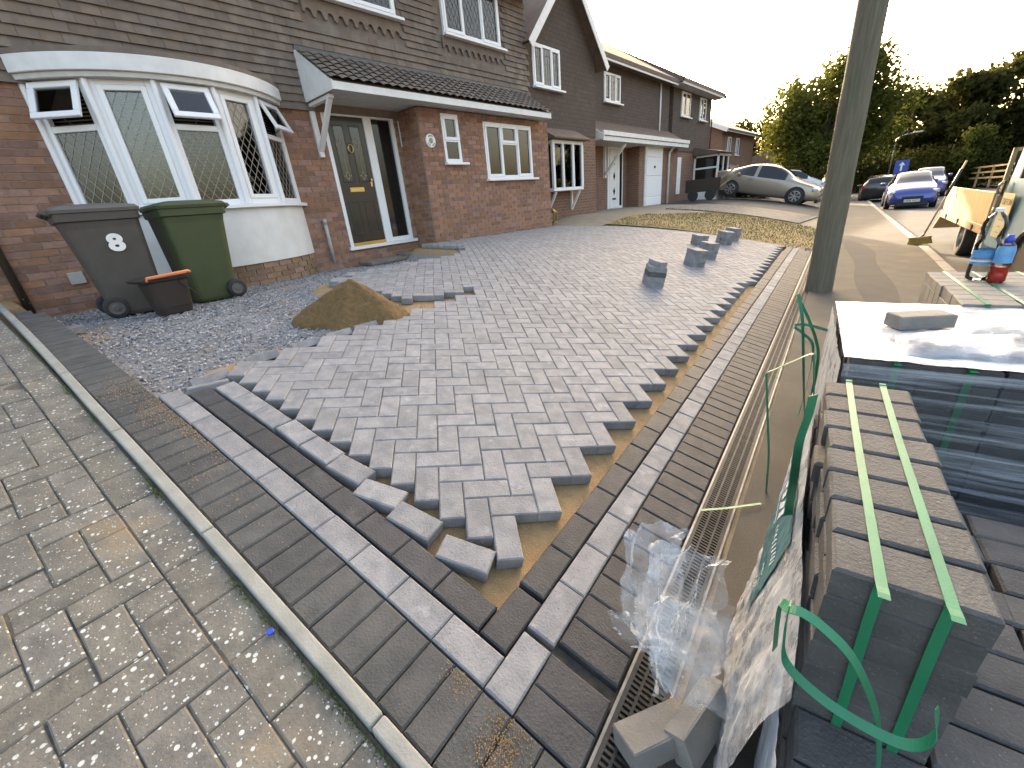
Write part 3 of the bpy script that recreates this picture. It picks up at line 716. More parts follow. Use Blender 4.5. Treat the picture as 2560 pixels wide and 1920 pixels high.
def brick_wall(name, parent, X, y0, y1, z0, z1, holes, limit=300, axis='x', bm=None):
    """wall facing +X at X (axis 'x'), or facing -Y at Y=X with y0,y1 meaning x range (axis 'y')"""
    wl = MB()
    for (a_, b_, c_, d_) in cells_rect(y0, y1, z0, z1, holes):
        if axis == 'x': wl.box(X - .20, X - .006, a_, b_, c_, d_, 'mortar')
        else: wl.box(a_, b_, X + .006, X + .12, c_, d_, 'mortar')
    wo = wl.build(name, parent=parent); items = []; r = 0; z = z0
    while z < z1 - .03:
        y = y0 - (.1125 if r % 2 else 0)
        while y < y1:
            a_, b_ = max(y, y0), min(y + .225, y1)
            segs = [(a_ + .005, b_ - .005)]
            for h in holes:
                if h[2] < z + .04 and h[3] > z + .04:
                    ns = []
                    for (p_, q_) in segs:
                        if h[0] >= q_ or h[1] <= p_: ns.append((p_, q_))
                        else:
                            if h[0] > p_: ns.append((p_, h[0]))
                            if h[1] < q_: ns.append((h[1], q_))
                    segs = ns
            for (p_, q_) in segs:
                if q_ - p_ < .02: continue
                c = (p_ + q_) / 2; k = (q_ - p_) / .215; zz = z + .0375; pr_ = random.uniform(-.0008, .0016)
                if axis == 'x': m4 = Matrix.Translation((X - .020 + pr_, c, zz)) @ Matrix.Diagonal((1, k, 1, 1))
                else: m4 = Matrix.Translation((c, X + .020 - pr_, zz)) @ Matrix.Rotation(-math.pi / 2, 4, 'Z') @ Matrix.Diagonal((1, k, 1, 1))
                items.append((bm or brickM, m4))
            y += .225
        z += .075; r += 1
    pieces('brick', wo, items, limit, 'brick_courses'); return wo
BYC, BC, BD = 2.0, 1.25, .60             # bow window: centre, half chord, depth
ZB = .45
brick_wall('front_wall', house, XD, -1.6, 5.35, ZB, 3.06, [(BYC - BC, BYC + BC, 1.0, 3.2), (3.90, 5.24, .96, 3.02)], 300)
brick_wall('garage_wall', house, XG, 5.34, 9.10, ZB, 3.06, [(5.85, 6.27, 2.24, 3.02), (6.93, 8.46, 1.95, 2.96)], 300)
brick_wall('garage_side', house, 5.34, XD, XG - .022, ZB, 3.06, [], 200, 'y')
mb = MB(); mb.box(-12.5, XD - .21, -1.6, 9.08, .2, 5.5, 'dark_room'); mb.build('inner_core', parent=house)
# tile hanging
tileM = MB().add([(0, -.081, -.004), (.022, -.081, -.104), (.022, .081, -.104), (0, .081, -.004), (.010, -.081, -.106), (.010, .081, -.106)], [(0, 1, 2, 3), (1, 4, 5, 2)], 'tile').mesh('hung_tile')
W1, W2 = (4.02, 5.60), (6.66, 8.24)
holes = [(W1[0] - .05, W1[1] + .05, 4.16, 5.5), (W2[0] - .05, W2[1] + .05, 4.16, 5.5)]
mb = MB()
for (a_, b_, c_, d_) in cells_rect(-1.6, 9.08, 2.98, 5.6, [(W1[0], W1[1], 4.42, 5.5), (W2[0], W2[1], 4.42, 5.5)]): mb.box(XT - .16, XT - .004, a_, b_, c_, d_, 'tile')
tw = mb.build('tile_hanging', parent=house); items = []; r = 0; z = 3.08
while z < 5.6:
    y = -1.6 - (.0825 if r % 2 else 0)
    while y < 9.08:
        if not any(h[0] < y + .165 and h[1] > y and h[2] < z - .01 and h[3] > z - .1 for h in holes):
            if not (z < 3.72 and 3.74 < y < 8.8):
                items.append((tileM, Matrix.Translation((XT + random.uniform(0, .003), y + .0825 + random.uniform(-.002, .002), z)) @ Matrix.Rotation(random.gauss(0, .008), 4, 'X') @ Matrix.Rotation(random.gauss(0, .012), 4, 'Z')))
        y += .165
    z += .10; r += 1
pieces('hung_tile', tw, items, 300, 'hung_tile_field')
# roof above (shades the wall)
mb = MB(); mb.prism([(-6.45, 5.45), (-6.45, 5.52), (-10.4, 8.0), (-14.4, 5.5), (-14.4, 5.4), (-10.4, 7.85)], -1.8, 9.2, 'roof_tile'); mb.build('roof', parent=house)
mb = MB(); mb.box(-6.56, -6.53, -1.8, 9.2, 5.36, 5.52, 'paint_white'); mb.box(-6.93, -6.56, -1.8, 9.2, 5.43, 5.45, 'paint_white'); mb.build('eaves', parent=house)

def lead_diamonds(mb, y0, y1, z0, z1, pit, asp, X, w_=.007, mat_='lead', sq=False):
    if sq:
        n = max(1, round((y1 - y0) / pit)); k = max(1, round((z1 - z0) / (pit * asp)))
        for i in range(1, n): mb.box(X, X + .004, y0 + (y1 - y0) * i / n - w_ / 2, y0 + (y1 - y0) * i / n + w_ / 2, z0, z1, mat_)
        for i in range(1, k): mb.box(X, X + .0045, y0, y1, z0 + (z1 - z0) * i / k - w_ / 2, z0 + (z1 - z0) * i / k + w_ / 2, mat_)
        return
    for sgn in (1, -1):
        c = -(z1 - z0) / asp - pit
        while c < (y1 - y0) + (z1 - z0) / asp:
            # line: y = y0 + c + sgn * (z - z0) / asp
            pts = []
            for zz in (z0, z1):
                yy = y0 + c + sgn * (zz - z0) / asp; pts.append((yy, zz))
            (ya, za), (yb, zb) = pts; tt = []
            lo, hi = 0.0, 1.0; d = yb - ya
            if abs(d) > 1e-6:
                t0, t1 = (y0 - ya) / d, (y1 - ya) / d; lo, hi = max(lo, min(t0, t1)), min(hi, max(t0, t1))
            if hi - lo > .02:
                P = (X + .002 + (.0006 if sgn > 0 else 0), ya + d * lo, za + (zb - za) * lo); Q = (X + .002 + (.0006 if sgn > 0 else 0), ya + d * hi, za + (zb - za) * hi)
                mb.bar(P, Q, w_, .003, mat_, up=(1, 0, 0))
            c += pit
def window(parent, X, y0, y1, z0, z1, lights, lead=None, back='dark_room', cill=True, fw=.055, depth=.06, frm='upvc', backoff=.10):
    """lights: (ya, yb, za, zb, sash) as fractions of the opening"""
    wn = link('window', None, parent); W_, H_ = y1 - y0, z1 - z0
    f = MB()
    for (a_, b_, c_, d_) in ((y0, y1, z0, z0 + fw), (y0, y1, z1 - fw, z1), (y0, y0 + fw, z0 + fw, z1 - fw), (y1 - fw, y1, z0 + fw, z1 - fw)): f.box(X - depth, X, a_, b_, c_, d_, frm)
    ld = MB(); has = False
    for (fa, fb, fc, fd, sash) in lights:
        a_, b_, c_, d_ = y0 + fw * .6 + (W_ - fw * 1.2) * fa, y0 + fw * .6 + (W_ - fw * 1.2) * fb, z0 + fw * .6 + (H_ - fw * 1.2) * fc, z0 + fw * .6 + (H_ - fw * 1.2) * fd
        sw = .052 if sash else .026; xo = .014 if sash else .003
        for (p_, q_, r_, s_) in ((a_, b_, c_, c_ + sw), (a_, b_, d_ - sw, d_), (a_, a_ + sw, c_ + sw, d_ - sw), (b_ - sw, b_, c_ + sw, d_ - sw)): f.box(X - depth + .012, X + xo, p_ + .002, q_ - .002, r_, s_, frm)
        g = MB(); g.box(X - .028, X - .022, a_ + sw - .004, b_ - sw + .004, c_ + sw - .004, d_ - sw + .004, 'glass'); g.build('pane', parent=wn)
        if lead: lead_diamonds(ld, a_ + sw, b_ - sw, c_ + sw, d_ - sw, lead[0], lead[1], X - .0215, lead[2], lead[3], lead[4]); has = True
    bevel(f.build('frame', parent=wn), .004, 1)
    if has: ld.build('lead', parent=wn)
    if back:
        g = MB(); g.box(X - backoff - .01, X - backoff, y0 - .0, y1 + .0, z0, z1, back); g.build('curtain' if back != 'dark_room' else 'backing', parent=wn)
    if cill:
        g = MB(); g.box(X - .02, X + .085, y0 - .04, y1 + .10, z0 - .045, z0 - .004, 'upvc'); bevel(g.build('cill', parent=wn), .005, 2)
    return wn
three = [(0, .32, 0, 1, True), (.32, .66, 0, 1, False), (.66, 1, 0, 1, True)]
window(house, XT + .05, W1[0], W1[1], 4.43, 5.50, [(0, .5, 0, 1, False), (.5, 1, 0, 1, True)], (.105, 1.75, .007, 'lead', False), 'net_curtain', True, .06, .09)
window(house, XT + .05, W2[0], W2[1], 4.42, 5.50, three, (.105, 1.75, .007, 'lead', False), 'net_curtain', True, .06, .09)
# scalloped aprons under the upper windows
for (y0, y1) in (W1, W2):
    n = 10; poly = [(y0 - .06, 4.375), (y0 - .06, 4.20)]; wd = (y1 - y0 + .12) / n
    for i in range(n):
        c = y0 - .06 + wd * (i + .5)
        for k in range(0, 9):
            t_ = math.pi * (1 - k / 8); poly.append((c + math.cos(t_) * wd * .30, 4.19 + math.sin(t_) * .06))
        poly += [(c + wd * .5 - .012, 4.155), (c + wd * .5 + .012, 4.155)] if i < n - 1 else []
    poly += [(y1 + .06, 4.20), (y1 + .06, 4.375)]
    a_ = MB(); N_ = len(poly); a_.add([(XT + .036, p, q) for p, q in poly] + [(XT + .012, p, q) for p, q in poly], [tuple(range(N_)), tuple(range(2 * N_ - 1, N_ - 1, -1))] + [(i, i + N_, (i + 1) % N_ + N_, (i + 1) % N_) for i in range(N_)], 'tile'); a_.build('scalloped_apron', parent=house)
# garage windows
window(house, XG + .004, 5.85, 6.27, 2.24, 3.02, [(0, 1, .46, 1, True), (0, 1, 0, .46, False)], None, 'dark_room')
window(house, XG + .004, 6.93, 8.46, 1.95, 2.96, [(0, .33, 0, 1, True), (.33, .67, .66, 1, True), (.33, .67, 0, .66, False), (.67, 1, 0, 1, True)], None, 'dark_room')

# ---- front door
dr = link('front_door', None, house); f = MB(); X = XD + .002
for (a_, b_, c_, d_) in ((3.90, 3.965, 1.0, 3.02), (4.625, 4.775, 1.0, 2.955), (5.165, 5.235, 1.0, 3.02), (3.965, 5.165, 2.955, 3.02), (4.775, 5.165, 1.0, 1.07)): f.box(X - .07, X, a_, b_, c_, d_, 'upvc')
bevel(f.build('frame', parent=dr), .004, 1)
f = MB(); f.box(X - .06, X - .025, 3.968, 4.622, 1.06, 2.952, 'door_black')
for (a_, b_, c_, d_) in ((4.05, 4.25, 1.18, 1.72), (4.34, 4.54, 1.18, 1.72), (4.05, 4.25, 2.0, 2.84), (4.34, 4.54, 2.0, 2.84)):
    f.box(X - .03, X - .019, a_, b_, c_, c_ + .022, 'door_black'); f.box(X - .03, X - .019, a_, b_, d_ - .022, d_, 'door_black'); f.box(X - .03, X - .019, a_, a_ + .02, c_ + .022, d_ - .022, 'door_black'); f.box(X - .03, X - .019, b_ - .02, b_, c_ + .022, d_ - .022, 'door_black')
bevel(f.build('door_leaf', parent=dr), .006, 2)
f = MB()
for c in (4.15, 4.44):
    f.box(X - .026, X - .0235, c - .078, c + .078, 2.03, 2.81, 'glass')
f.build('glazing', parent=dr)
f = MB()
for c in (4.15, 4.44):
    for (zz, hh) in ((2.10, .07), (2.60, .07)):
        pts = [(c, zz - hh), (c + .035, zz), (c, zz + hh), (c - .035, zz)]
        for i in range(4): f.bar((X - .020, *pts[i]), (X - .020, *pts[(i + 1) % 4]), .008, .004, 'lead_pale', up=(1, 0, 0))
        f.bar((X - .0195, c - .075, zz), (X - .0195, c - .035, zz), .008, .004, 'lead_pale', up=(1, 0, 0)); f.bar((X - .0195, c + .035, zz), (X - .0195, c + .075, zz), .008, .004, 'lead_pale', up=(1, 0, 0))
    f.bar((X - .020, c, 2.17), (X - .020, c, 2.53), .006, .004, 'lead_pale', up=(1, 0, 0))
f.build('leading', parent=dr)
f = MB(); f.box(X - .05, X - .044, 4.78, 5.16, 1.075, 2.95, 'car_glass'); f.build('sidelight', parent=dr)
f = MB(); f.box(X - .024, X - .014, 4.135, 4.40, 1.855, 1.925, 'brass'); f.box(X - .014, X - .008, 4.15, 4.385, 1.87, 1.91, 'brass'); bevel(f.build('letterbox', parent=dr), .003, 1)
f = MB(); f.tube([(X - .006, 4.295 + .045 * math.sin(t_), 2.50 + .058 * math.cos(t_)) for t_ in np.linspace(0, 6.2832, 17)], .008, 8, 'brass', False); f.box(X - .024, X - .002, 4.275, 4.315, 2.545, 2.575, 'brass'); f.build('knocker', parent=dr, smooth=True)
f = MB(); f.lathe([(0, .03), (.018, .028), (.024, .012), (.012, 0)], 14, 'brass', Matrix.Translation((X - .02, 4.565, 2.03)) @ Matrix.Rotation(math.pi / 2, 4, 'Y')); f.box(X - .024, X - .018, 4.55, 4.58, 1.93, 2.02, 'brass'); f.build('handle', parent=dr)
f = MB(); f.box(X - .07, X + .05, 3.86, 5.30, .945, .998, 'upvc'); bevel(f.build('cill', parent=dr), .006, 2)
f = MB(); f.box(X - .03, X - .004, 3.968, 4.62, .999, 1.055, 'brass'); f.build('threshold', parent=dr)
f = MB(); f.box(XD - .6, XD - .3, 3.8, 5.3, .9, 3.1, 'dark_room'); f.build('hall', parent=dr)
# dislodged step slabs below the door
for (x, y, lx, ly, rz, lab) in ((-6.62, 4.25, .40, .75, .05, 'loose paving slab lying below the black front door'), (-6.66, 4.98, .36, .60, -.08, 'second loose slab in the corner below the door sidelight')):
    s = float(s_of_x(x)); v = np.array((s, y)) - O_AB; o_ = bed_off(float(v @ E1), float(v @ E2))[0]
    sl = MB(); sl.cbox((0, 0, 0), (lx, ly, .05), 'slab'); o = sl.build('step_slab', mw=Matrix.Translation((x, y, float(zdrive(x, y)) + o_ + .05)) @ Matrix.Rotation(rz, 4, 'Z') @ Matrix.Rotation(.05, 4, 'Y')); bevel(o, .008, 2); tag(o, lab, 'slab')

# ---- porch canopy: lean-to roof on the door wall with white boards
cp = link('porch_canopy', None, house); XC = -6.10
f = MB(); f.box(XC - .018, XC, 3.70, 8.80, 3.075, 3.175, 'paint_white'); bevel(f.build('fascia', parent=cp), .004, 1)
f = MB()
for i in range(9): f.box(-6.96 + i * .0945, -6.96 + (i + 1) * .0945 - .006, 3.72, 8.79, 3.092, 3.104, 'board_grain')
f.build('soffit', parent=cp)
poly = [(-6.94, 3.075), (-6.10, 3.075), (-6.10, 3.185), (-6.16, 3.215), (-6.88, 3.70), (-6.94, 3.72)]
for y in (3.685, 8.80):
    f = MB(); f.prism(poly, y, y + .02, 'paint_white'); f.build('end_board', parent=cp)
# roof of rounded clay tiles
nr, nc = 7, 31; tv = []; tl = MB()
prof = [(-.5, 0), (-.25, .018), (0, .026), (.25, .018), (.5, 0)]
pv = []; pf = []
for (u, h) in ((0, .012), (1, 0)):
    for (q, zz) in prof: pv.append((u * .16, q * .165, zz + h))
for q in range(4): pf.append((q, q + 1, q + 6, q + 5))
for q in range(4): pf.append((q + 5, q + 6, q + 6, q + 5)) if False else None
tm = MB().add(pv, [x for x in pf if x], 'tile').mesh('roof_tile')
slope = math.atan2(3.72 - 3.19, 6.90 - 6.12); items = []
for r in range(nr):
    for c in range(nc):
        d = .125 * (r + .0); x = -6.075 - d * math.cos(slope); z = 3.195 + d * math.sin(slope)
        items.append((tm, Matrix.Translation((x, 3.76 + c * .165, z)) @ Matrix.Rotation(math.pi, 4, 'Z') @ Matrix.Rotation(-slope + .06, 4, 'Y')))
rf = MB(); rf.prism([(-6.10, 3.175), (-6.93, 3.70), (-6.93, 3.66), (-6.12, 3.15)], 3.72, 8.80, 'tile'); ro = rf.build('lean_to_roof', parent=cp)
for me_, m4 in items: link('roof_tile', me_, cp, m4)
f = MB(); f.bar((XT + .02, 3.70, 3.735), (XT + .02, 8.80, 3.735), .06, .03, 'lead', up=(1, 0, 0)); f.build('flashing', parent=cp)
# gallows bracket beside the door
f = MB(); f.bar((-6.945, 3.76, 2.36), (-6.945, 3.76, 3.07), .075, .05, 'paint_white', up=(1, 0, 0)); f.bar((-6.95, 3.76, 3.045), (-6.30, 3.76, 3.045), .075, .05, 'paint_white'); f.bar((-6.93, 3.76, 2.45), (-6.36, 3.76, 3.03), .07, .05, 'paint_white'); bevel(f.build('bracket', parent=house), .004, 1)
# other fittings
f = MB(); f.tube([(XD + .05, 3.52, 1.42), (XD + .05, 3.52, .80)], .028, 12, 'grey_pipe'); f.tube([(XD + .02, 3.52, 1.45), (XD + .05, 3.52, 1.46), (XD + .055, 3.52, 1.40)], .034, 12, 'grey_pipe'); f.build('waste_pipe', parent=house, smooth=True)
f = MB(); f.tube([(XD + .05, -.02, 3.1), (XD + .05, -.02, .5)], .036, 12, 'brown_pipe'); f.build('downpipe', parent=house, smooth=True)
f = MB(); f.box(XD, XD + .035, .39, .52, 1.03, 1.16, 'grey_pipe'); bevel(f.build('meter_box', parent=house), .006, 2)
f = MB(); f.bar((XD - .38 + .4, 5.318, 2.55), (XD + .02, 5.318, 2.95), .02, .012, 'paint_white'); f.build('door_bell_cover', parent=house)
# round plaque
pq = link('plaque', None, house)
f = MB(); f.lathe([(0, .014), (.098, .014), (.108, .008), (.11, 0)], 40, 'plaque', Matrix.Translation((XG + .002, 5.545, 2.575)) @ Matrix.Rotation(math.pi / 2, 4, 'Y')); f.build('disc', parent=pq, smooth=False)
f = MB(); f.lathe([(.0, .0165), (.045, .0165), (.046, .014)], 30, 'plaque_ink', Matrix.Translation((XG + .002, 5.545, 2.575)) @ Matrix.Rotation(math.pi / 2, 4, 'Y')); f.build('emblem', parent=pq)
f = MB()
for (t0, t1) in ((.9, 2.2), (3.6, 4.5), (5.0, 5.9)):
    for t_ in np.arange(t0, t1, .13): f.bar((XG + .017, 5.545 + .066 * math.cos(t_), 2.575 + .066 * math.sin(t_)), (XG + .017, 5.545 + .088 * math.cos(t_), 2.575 + .088 * math.sin(t_)), .007, .002, 'plaque_ink', up=(1, 0, 0))
f.build('ring_lettering', parent=pq)

# ---- bow window
bay = link('bow_window', None, house); Rb = (BC * BC + BD * BD) / (2 * BD); XB = XD + BD - Rb; HA = math.asin(BC / Rb)
def arc(t_, r=0.0): return (XB + (Rb + r) * math.cos(t_), BYC + (Rb + r) * math.sin(t_))
ZS, ZH = 1.74, 3.00
def arcband(mb, z0, z1, r0, r1, mat_, n=40, ext=0.0):
    vs = []; fs = []
    for i in range(n + 1):
        t_ = -HA - ext + (2 * HA + 2 * ext) * i / n
        for (r, z) in ((r1, z0), (r1, z1), (r0, z1), (r0, z0)): x, y = arc(t_, r); vs.append((x, y, z))
    for i in range(n):
        for q in range(4): fs.append((4 * i + q, 4 * i + (q + 1) % 4, 4 * i + 4 + (q + 1) % 4, 4 * i + 4 + q))
    fs += [(0, 1, 2, 3), (4 * n + 3, 4 * n + 2, 4 * n + 1, 4 * n)]; mb.add(vs, fs, mat_)
f = MB(); arcband(f, 1.0, ZS - .05, -.20, .0, 'render_white'); f.build('rendered_panel', parent=bay, smooth=False)
f = MB(); arcband(f, .5, .998, -.22, -.035, 'mortar'); f.build('plinth', parent=bay)
pi_ = []
for r in range(7):
    n = 12; zz = .52 + r * .073
    for i in range(n):
        t_ = -HA + 2 * HA * (i + .5 + (.5 if r % 2 else 0)) / n
        if t_ > HA: continue
        x, y = arc(t_, -.045); pi_.append((plinthM, Matrix.Translation((x, y, zz)) @ Matrix.Rotation(t_, 4, 'Z') @ Matrix.Diagonal((1, .95, 1, 1))))
for me_, m4 in pi_: link('plinth_brick', me_, bay, m4)
f = MB(); arcband(f, ZS - .05, ZS - .008, -.15, .07, 'upvc', 40, .03); bevel(f.build('sill', parent=bay), .006, 2)
f = MB(); arcband(f, ZH + .05, ZH + .20, -.1, .10, 'paint_white', 40, .0); bevel(f.build('fascia', parent=bay), .005, 1)
f = MB(); arcband(f, ZH, ZH + .048, -.12, .07, 'board_grain', 40, .0); f.build('soffit', parent=bay)
f = MB(); arcband(f, ZH + .204, ZH + .25, -.3, .09, 'tile', 40, .0); f.build('cap', parent=bay)
NF = 5
for i in range(NF):
    t0 = -HA + 2 * HA * i / NF; t1 = -HA + 2 * HA * (i + 1) / NF; P = Vector((*arc(t0), 0)); Q = Vector((*arc(t1), 0)); d = (Q - P); wdt = d.length; d.normalize(); nrm = Vector((d.y, -d.x, 0))
    M4 = Matrix(((nrm.x, d.x, 0, P.x), (nrm.y, d.y, 0, P.y), (0, 0, 1, 0), (0, 0, 0, 1)))
    opener = i in (0, 2, 4)
    f = MB(); fw = .075
    for (a_, b_, c_, d_) in ((-.004, fw, ZS - .006, ZH), (wdt - fw, wdt + .004, ZS - .006, ZH), (fw, wdt - fw, ZS - .006, ZS + .06), (fw, wdt - fw, ZH - .05, ZH)): f.box(-.07, .0, a_, b_, c_, d_, 'upvc', M4)
    f.tube([M4 @ Vector((.012, 0, ZS - .005)), M4 @ Vector((.012, 0, ZH))], .030, 10, 'upvc')
    zt = ZH - .40 if opener else ZH - .05
    if opener: f.box(-.07, .0, fw, wdt - fw, zt - .06, zt, 'upvc', M4)
    else:
        for (a_, b_, c_, d_) in ((fw, fw + .05, ZS + .06, zt), (wdt - fw - .05, wdt - fw, ZS + .06, zt), (fw + .05, wdt - fw - .05, ZS + .06, ZS + .11), (fw + .05, wdt - fw - .05, zt - .05, zt)): f.box(-.06, .012, a_ - .002, b_ + .002, c_, d_, 'upvc', M4)
    bevel(f.build('frame', parent=bay), .005, 1)
    g = MB(); zt2 = zt - .06 if opener else zt; g.box(-.036, -.030, fw - .004, wdt - fw + .004, ZS + .05, zt2 + .004, 'glass', M4); g.build('pane', parent=bay)
    ld = MB(); sw = .05 if not opener else 0.0
    lead_diamonds(ld, fw + sw, wdt - fw - sw, ZS + .06 + sw, zt2 - sw, .098, 1.55, -.0295, .006, 'lead_pale', False)
    ld.v = [tuple(M4 @ Vector(p)) for p in ld.v]; ld.build('lead', parent=bay)
    # blind behind
    bl = MB(); zz = ZS + .05
    while zz < ZH - .05:
        bl.add([(-.10, .03, zz), (-.10, wdt - .03, zz), (-.13, wdt - .03, zz + .020), (-.13, .03, zz + .020)], [(0, 1, 2, 3)], 'blind', M4); zz += .036
    bl.build('blind', parent=bay)
    bk = MB(); bk.box(-.34, -.33, -.05, wdt + .05, ZS, ZH, 'dark_room', M4); bk.build('backing', parent=bay)
    if opener:   # top-hung vent pushed open
        vt = MB(); hh = .37; ang = rad(24); T = M4 @ Matrix.Translation((.006, 0, ZH - .03)) @ Matrix.Rotation(-ang, 4, 'Y')
        for (a_, b_, c_, d_) in ((fw - .02, wdt - fw + .02, -hh, -hh + .06), (fw - .02, wdt - fw + .02, -.06, 0), (fw - .02, fw + .04, -hh + .06, -.06), (wdt - fw - .04, wdt - fw + .02, -hh + .06, -.06)): vt.box(0, .035, a_, b_, c_, d_, 'upvc', T)
        vo = vt.build('vent_sash', parent=bay); bevel(vo, .005, 1)
        g = MB(); g.box(.012, .018, fw + .03, wdt - fw - .03, -hh + .05, -.05, 'glass', T); lead_diamonds(g, fw + .04, wdt - fw - .04, -hh + .06, -.06, .098, 1.55, .019, .006, 'lead_pale', False) if False else None
        g.build('vent_pane', parent=bay)
        st = MB(); st.bar(M4 @ Vector((.0, wdt / 2, ZH - .39)), T @ Vector((.0, wdt / 2, -hh + .05)), .015, .006, 'metal_dark'); st.build('stay', parent=bay)
# ================================================================== bins by the wall
def gz(x, y):
    v = np.array((float(s_of_x(x)), y)) - O_AB; return float(zdrive(x, y)) + bed_off(float(v @ E1), float(v @ E2))[0]
def rrect(w_, d_, r, n=4):
    pts = []
    for (cx, cy, t0) in ((w_ / 2 - r, d_ / 2 - r, 0), (-w_ / 2 + r, d_ / 2 - r, 90), (-w_ / 2 + r, -d_ / 2 + r, 180), (w_ / 2 - r, -d_ / 2 + r, 270)):
        for k in range(n + 1): t_ = rad(t0 + 90 * k / n); pts.append((cx + r * math.cos(t_), cy + r * math.sin(t_)))
    return pts
def loft(mb, rings, mat_, cap0=True, cap1=True):
    n = len(rings[0]); vs = [p for r in rings for p in r]; fs = []
    for i in range(len(rings) - 1):
        for k in range(n): fs.append((i * n + k, i * n + (k + 1) % n, (i + 1) * n + (k + 1) % n, (i + 1) * n + k))
    if cap0: fs.append(tuple(range(n - 1, -1, -1)))
    if cap1: fs.append(tuple(range((len(rings) - 1) * n, len(rings) * n)))
    mb.add(vs, fs, mat_)
def wheelie(label, x, y, rz, bodym, lidm, number=None):
    bn_ = thing('wheelie_bin', label, 'bin', 'wheelie bins below the bow window', Matrix.Translation((x, y, gz(x, y) + .012)) @ Matrix.Rotation(rz, 4, 'Z'))
    f = MB()
    loft(f, [[(p + ox, q, z) for p, q in rrect(w_, d_, r)] for (w_, d_, r, ox, z) in ((.40, .40, .07, .03, .0), (.43, .42, .07, .03, .03), (.55, .515, .06, .0, .80), (.565, .53, .06, -.005, .86), (.60, .57, .05, -.01, .87), (.61, .575, .05, -.01, .935))], bodym, True, True)
    f.build('body', parent=bn_, smooth=False)
    f = MB()   # recessed side panel
    for sy in (-1, 1):
        M_ = Matrix.Translation((.0, sy * .228, .42)) @ Matrix.Rotation(sy * -.066, 4, 'X')
        pr = rrect(.24, .30, .05); rings = []
        for (k, o_) in ((1.0, 0), (1.08, .006 * sy), (1.16, .0)): rings.append([tuple(M_ @ Vector((p * k, o_, q * k))) for p, q in pr])
        loft(f, rings, bodym, False, False)
    f.build('side_panel', parent=bn_)
    f = MB()
    rings = [[(p - .01, q, .938) for p, q in rrect(.63, .60, .05)], [(p - .01, q, .965) for p, q in rrect(.64, .61, .05)], [(p - .01, q, .99) for p, q in rrect(.60, .57, .06)], [(p - .03, q, 1.012) for p, q in rrect(.42, .38, .08)]]
    loft(f, rings, lidm); f.build('lid', parent=bn_)
    f = MB(); f.tube([(-.345, -.24, .95), (-.36, -.2, .955), (-.36, .2, .955), (-.345, .24, .95)], .017, 10, bodym)
    for sy in (-.24, 0, .24): f.bar((-.30, sy, .92), (-.36, sy, .955), .03, .03, bodym)
    f.build('handle', parent=bn_, smooth=True)
    for sy in (-.235, .235):
        wh = link('wheel', None, bn_)
        T = Matrix.Translation((-.17, sy, .088)) @ Matrix.Rotation(math.pi / 2, 4, 'X')
        f = MB(); f.lathe([(.062, -.025), (.088, -.025), (.098, -.014), (.098, .014), (.088, .025), (.062, .025)], 28, 'rubber', T); f.build('tyre', parent=wh, smooth=True)
        f = MB(); f.lathe([(0, -.012), (.02, -.022), (.03, -.012), (.062, -.018)], 24, 'bin_lid', T); f.lathe([(0, .012), (.02, .022), (.03, .012), (.062, .018)], 24, 'bin_lid', T); f.build('hub', parent=wh, smooth=True)
    if number:
        me_ = text_mesh(number, .20, .0015, 'sticker', bold=.010)
        sy = -1
        o = link('house_number', me_, bn_, Matrix.Translation((.03, -.262, .66)) @ Matrix.Rotation(math.pi / 2 - .07, 4, 'X') @ Matrix.Diagonal((1.15, 1, 1, 1)))
    return bn_
wheelie('charcoal wheelie bin with a white number 8 on its side', -5.78, .70, rad(90), 'bin_black', 'bin_lid', '8')
wheelie('green wheelie bin against the white bow window panel', -5.74, 1.40, rad(-86), 'bin_green', 'bin_green')
# food caddy with orange handle
cd = thing('food_caddy', 'small brown food caddy with an orange handle before the bins', 'caddy', None, Matrix.Translation((-5.22, .90, gz(-5.22, .90) + .01)) @ Matrix.Rotation(rad(8), 4, 'Z'))
f = MB(); loft(f, [[(p, q, z) for p, q in rrect(w_, d_, r)] for (w_, d_, r, z) in ((.22, .26, .04, 0), (.24, .28, .04, .06), (.245, .285, .04, .065), (.29, .33, .04, .30), (.31, .36, .03, .31))], 'caddy_brown'); f.build('body', parent=cd)
f = MB(); loft(f, [[(p + ox, q - oy, z) for p, q in rrect(w_, d_, .03)] for (w_, d_, ox, oy, z) in ((.32, .40, 0, .02, .312), (.33, .42, 0, .03, .335), (.26, .30, 0, .0, .355))], 'caddy_brown'); f.build('lid', parent=cd)
f = MB(); f.tube([(.17, -.17, .325), (.18, -.165, .355), (.18, .17, .372), (.17, .19, .36)], .013, 10, 'orange_plastic'); f.bar((.175, -.13, .352), (.175, .16, .366), .03, .02, 'orange_plastic'); f.build('handle', parent=cd, smooth=True)
f = MB(); f.bar((.155, .08, .30), (.175, .20, .13), .014, .01, 'caddy_brown'); f.build('bail', parent=cd)

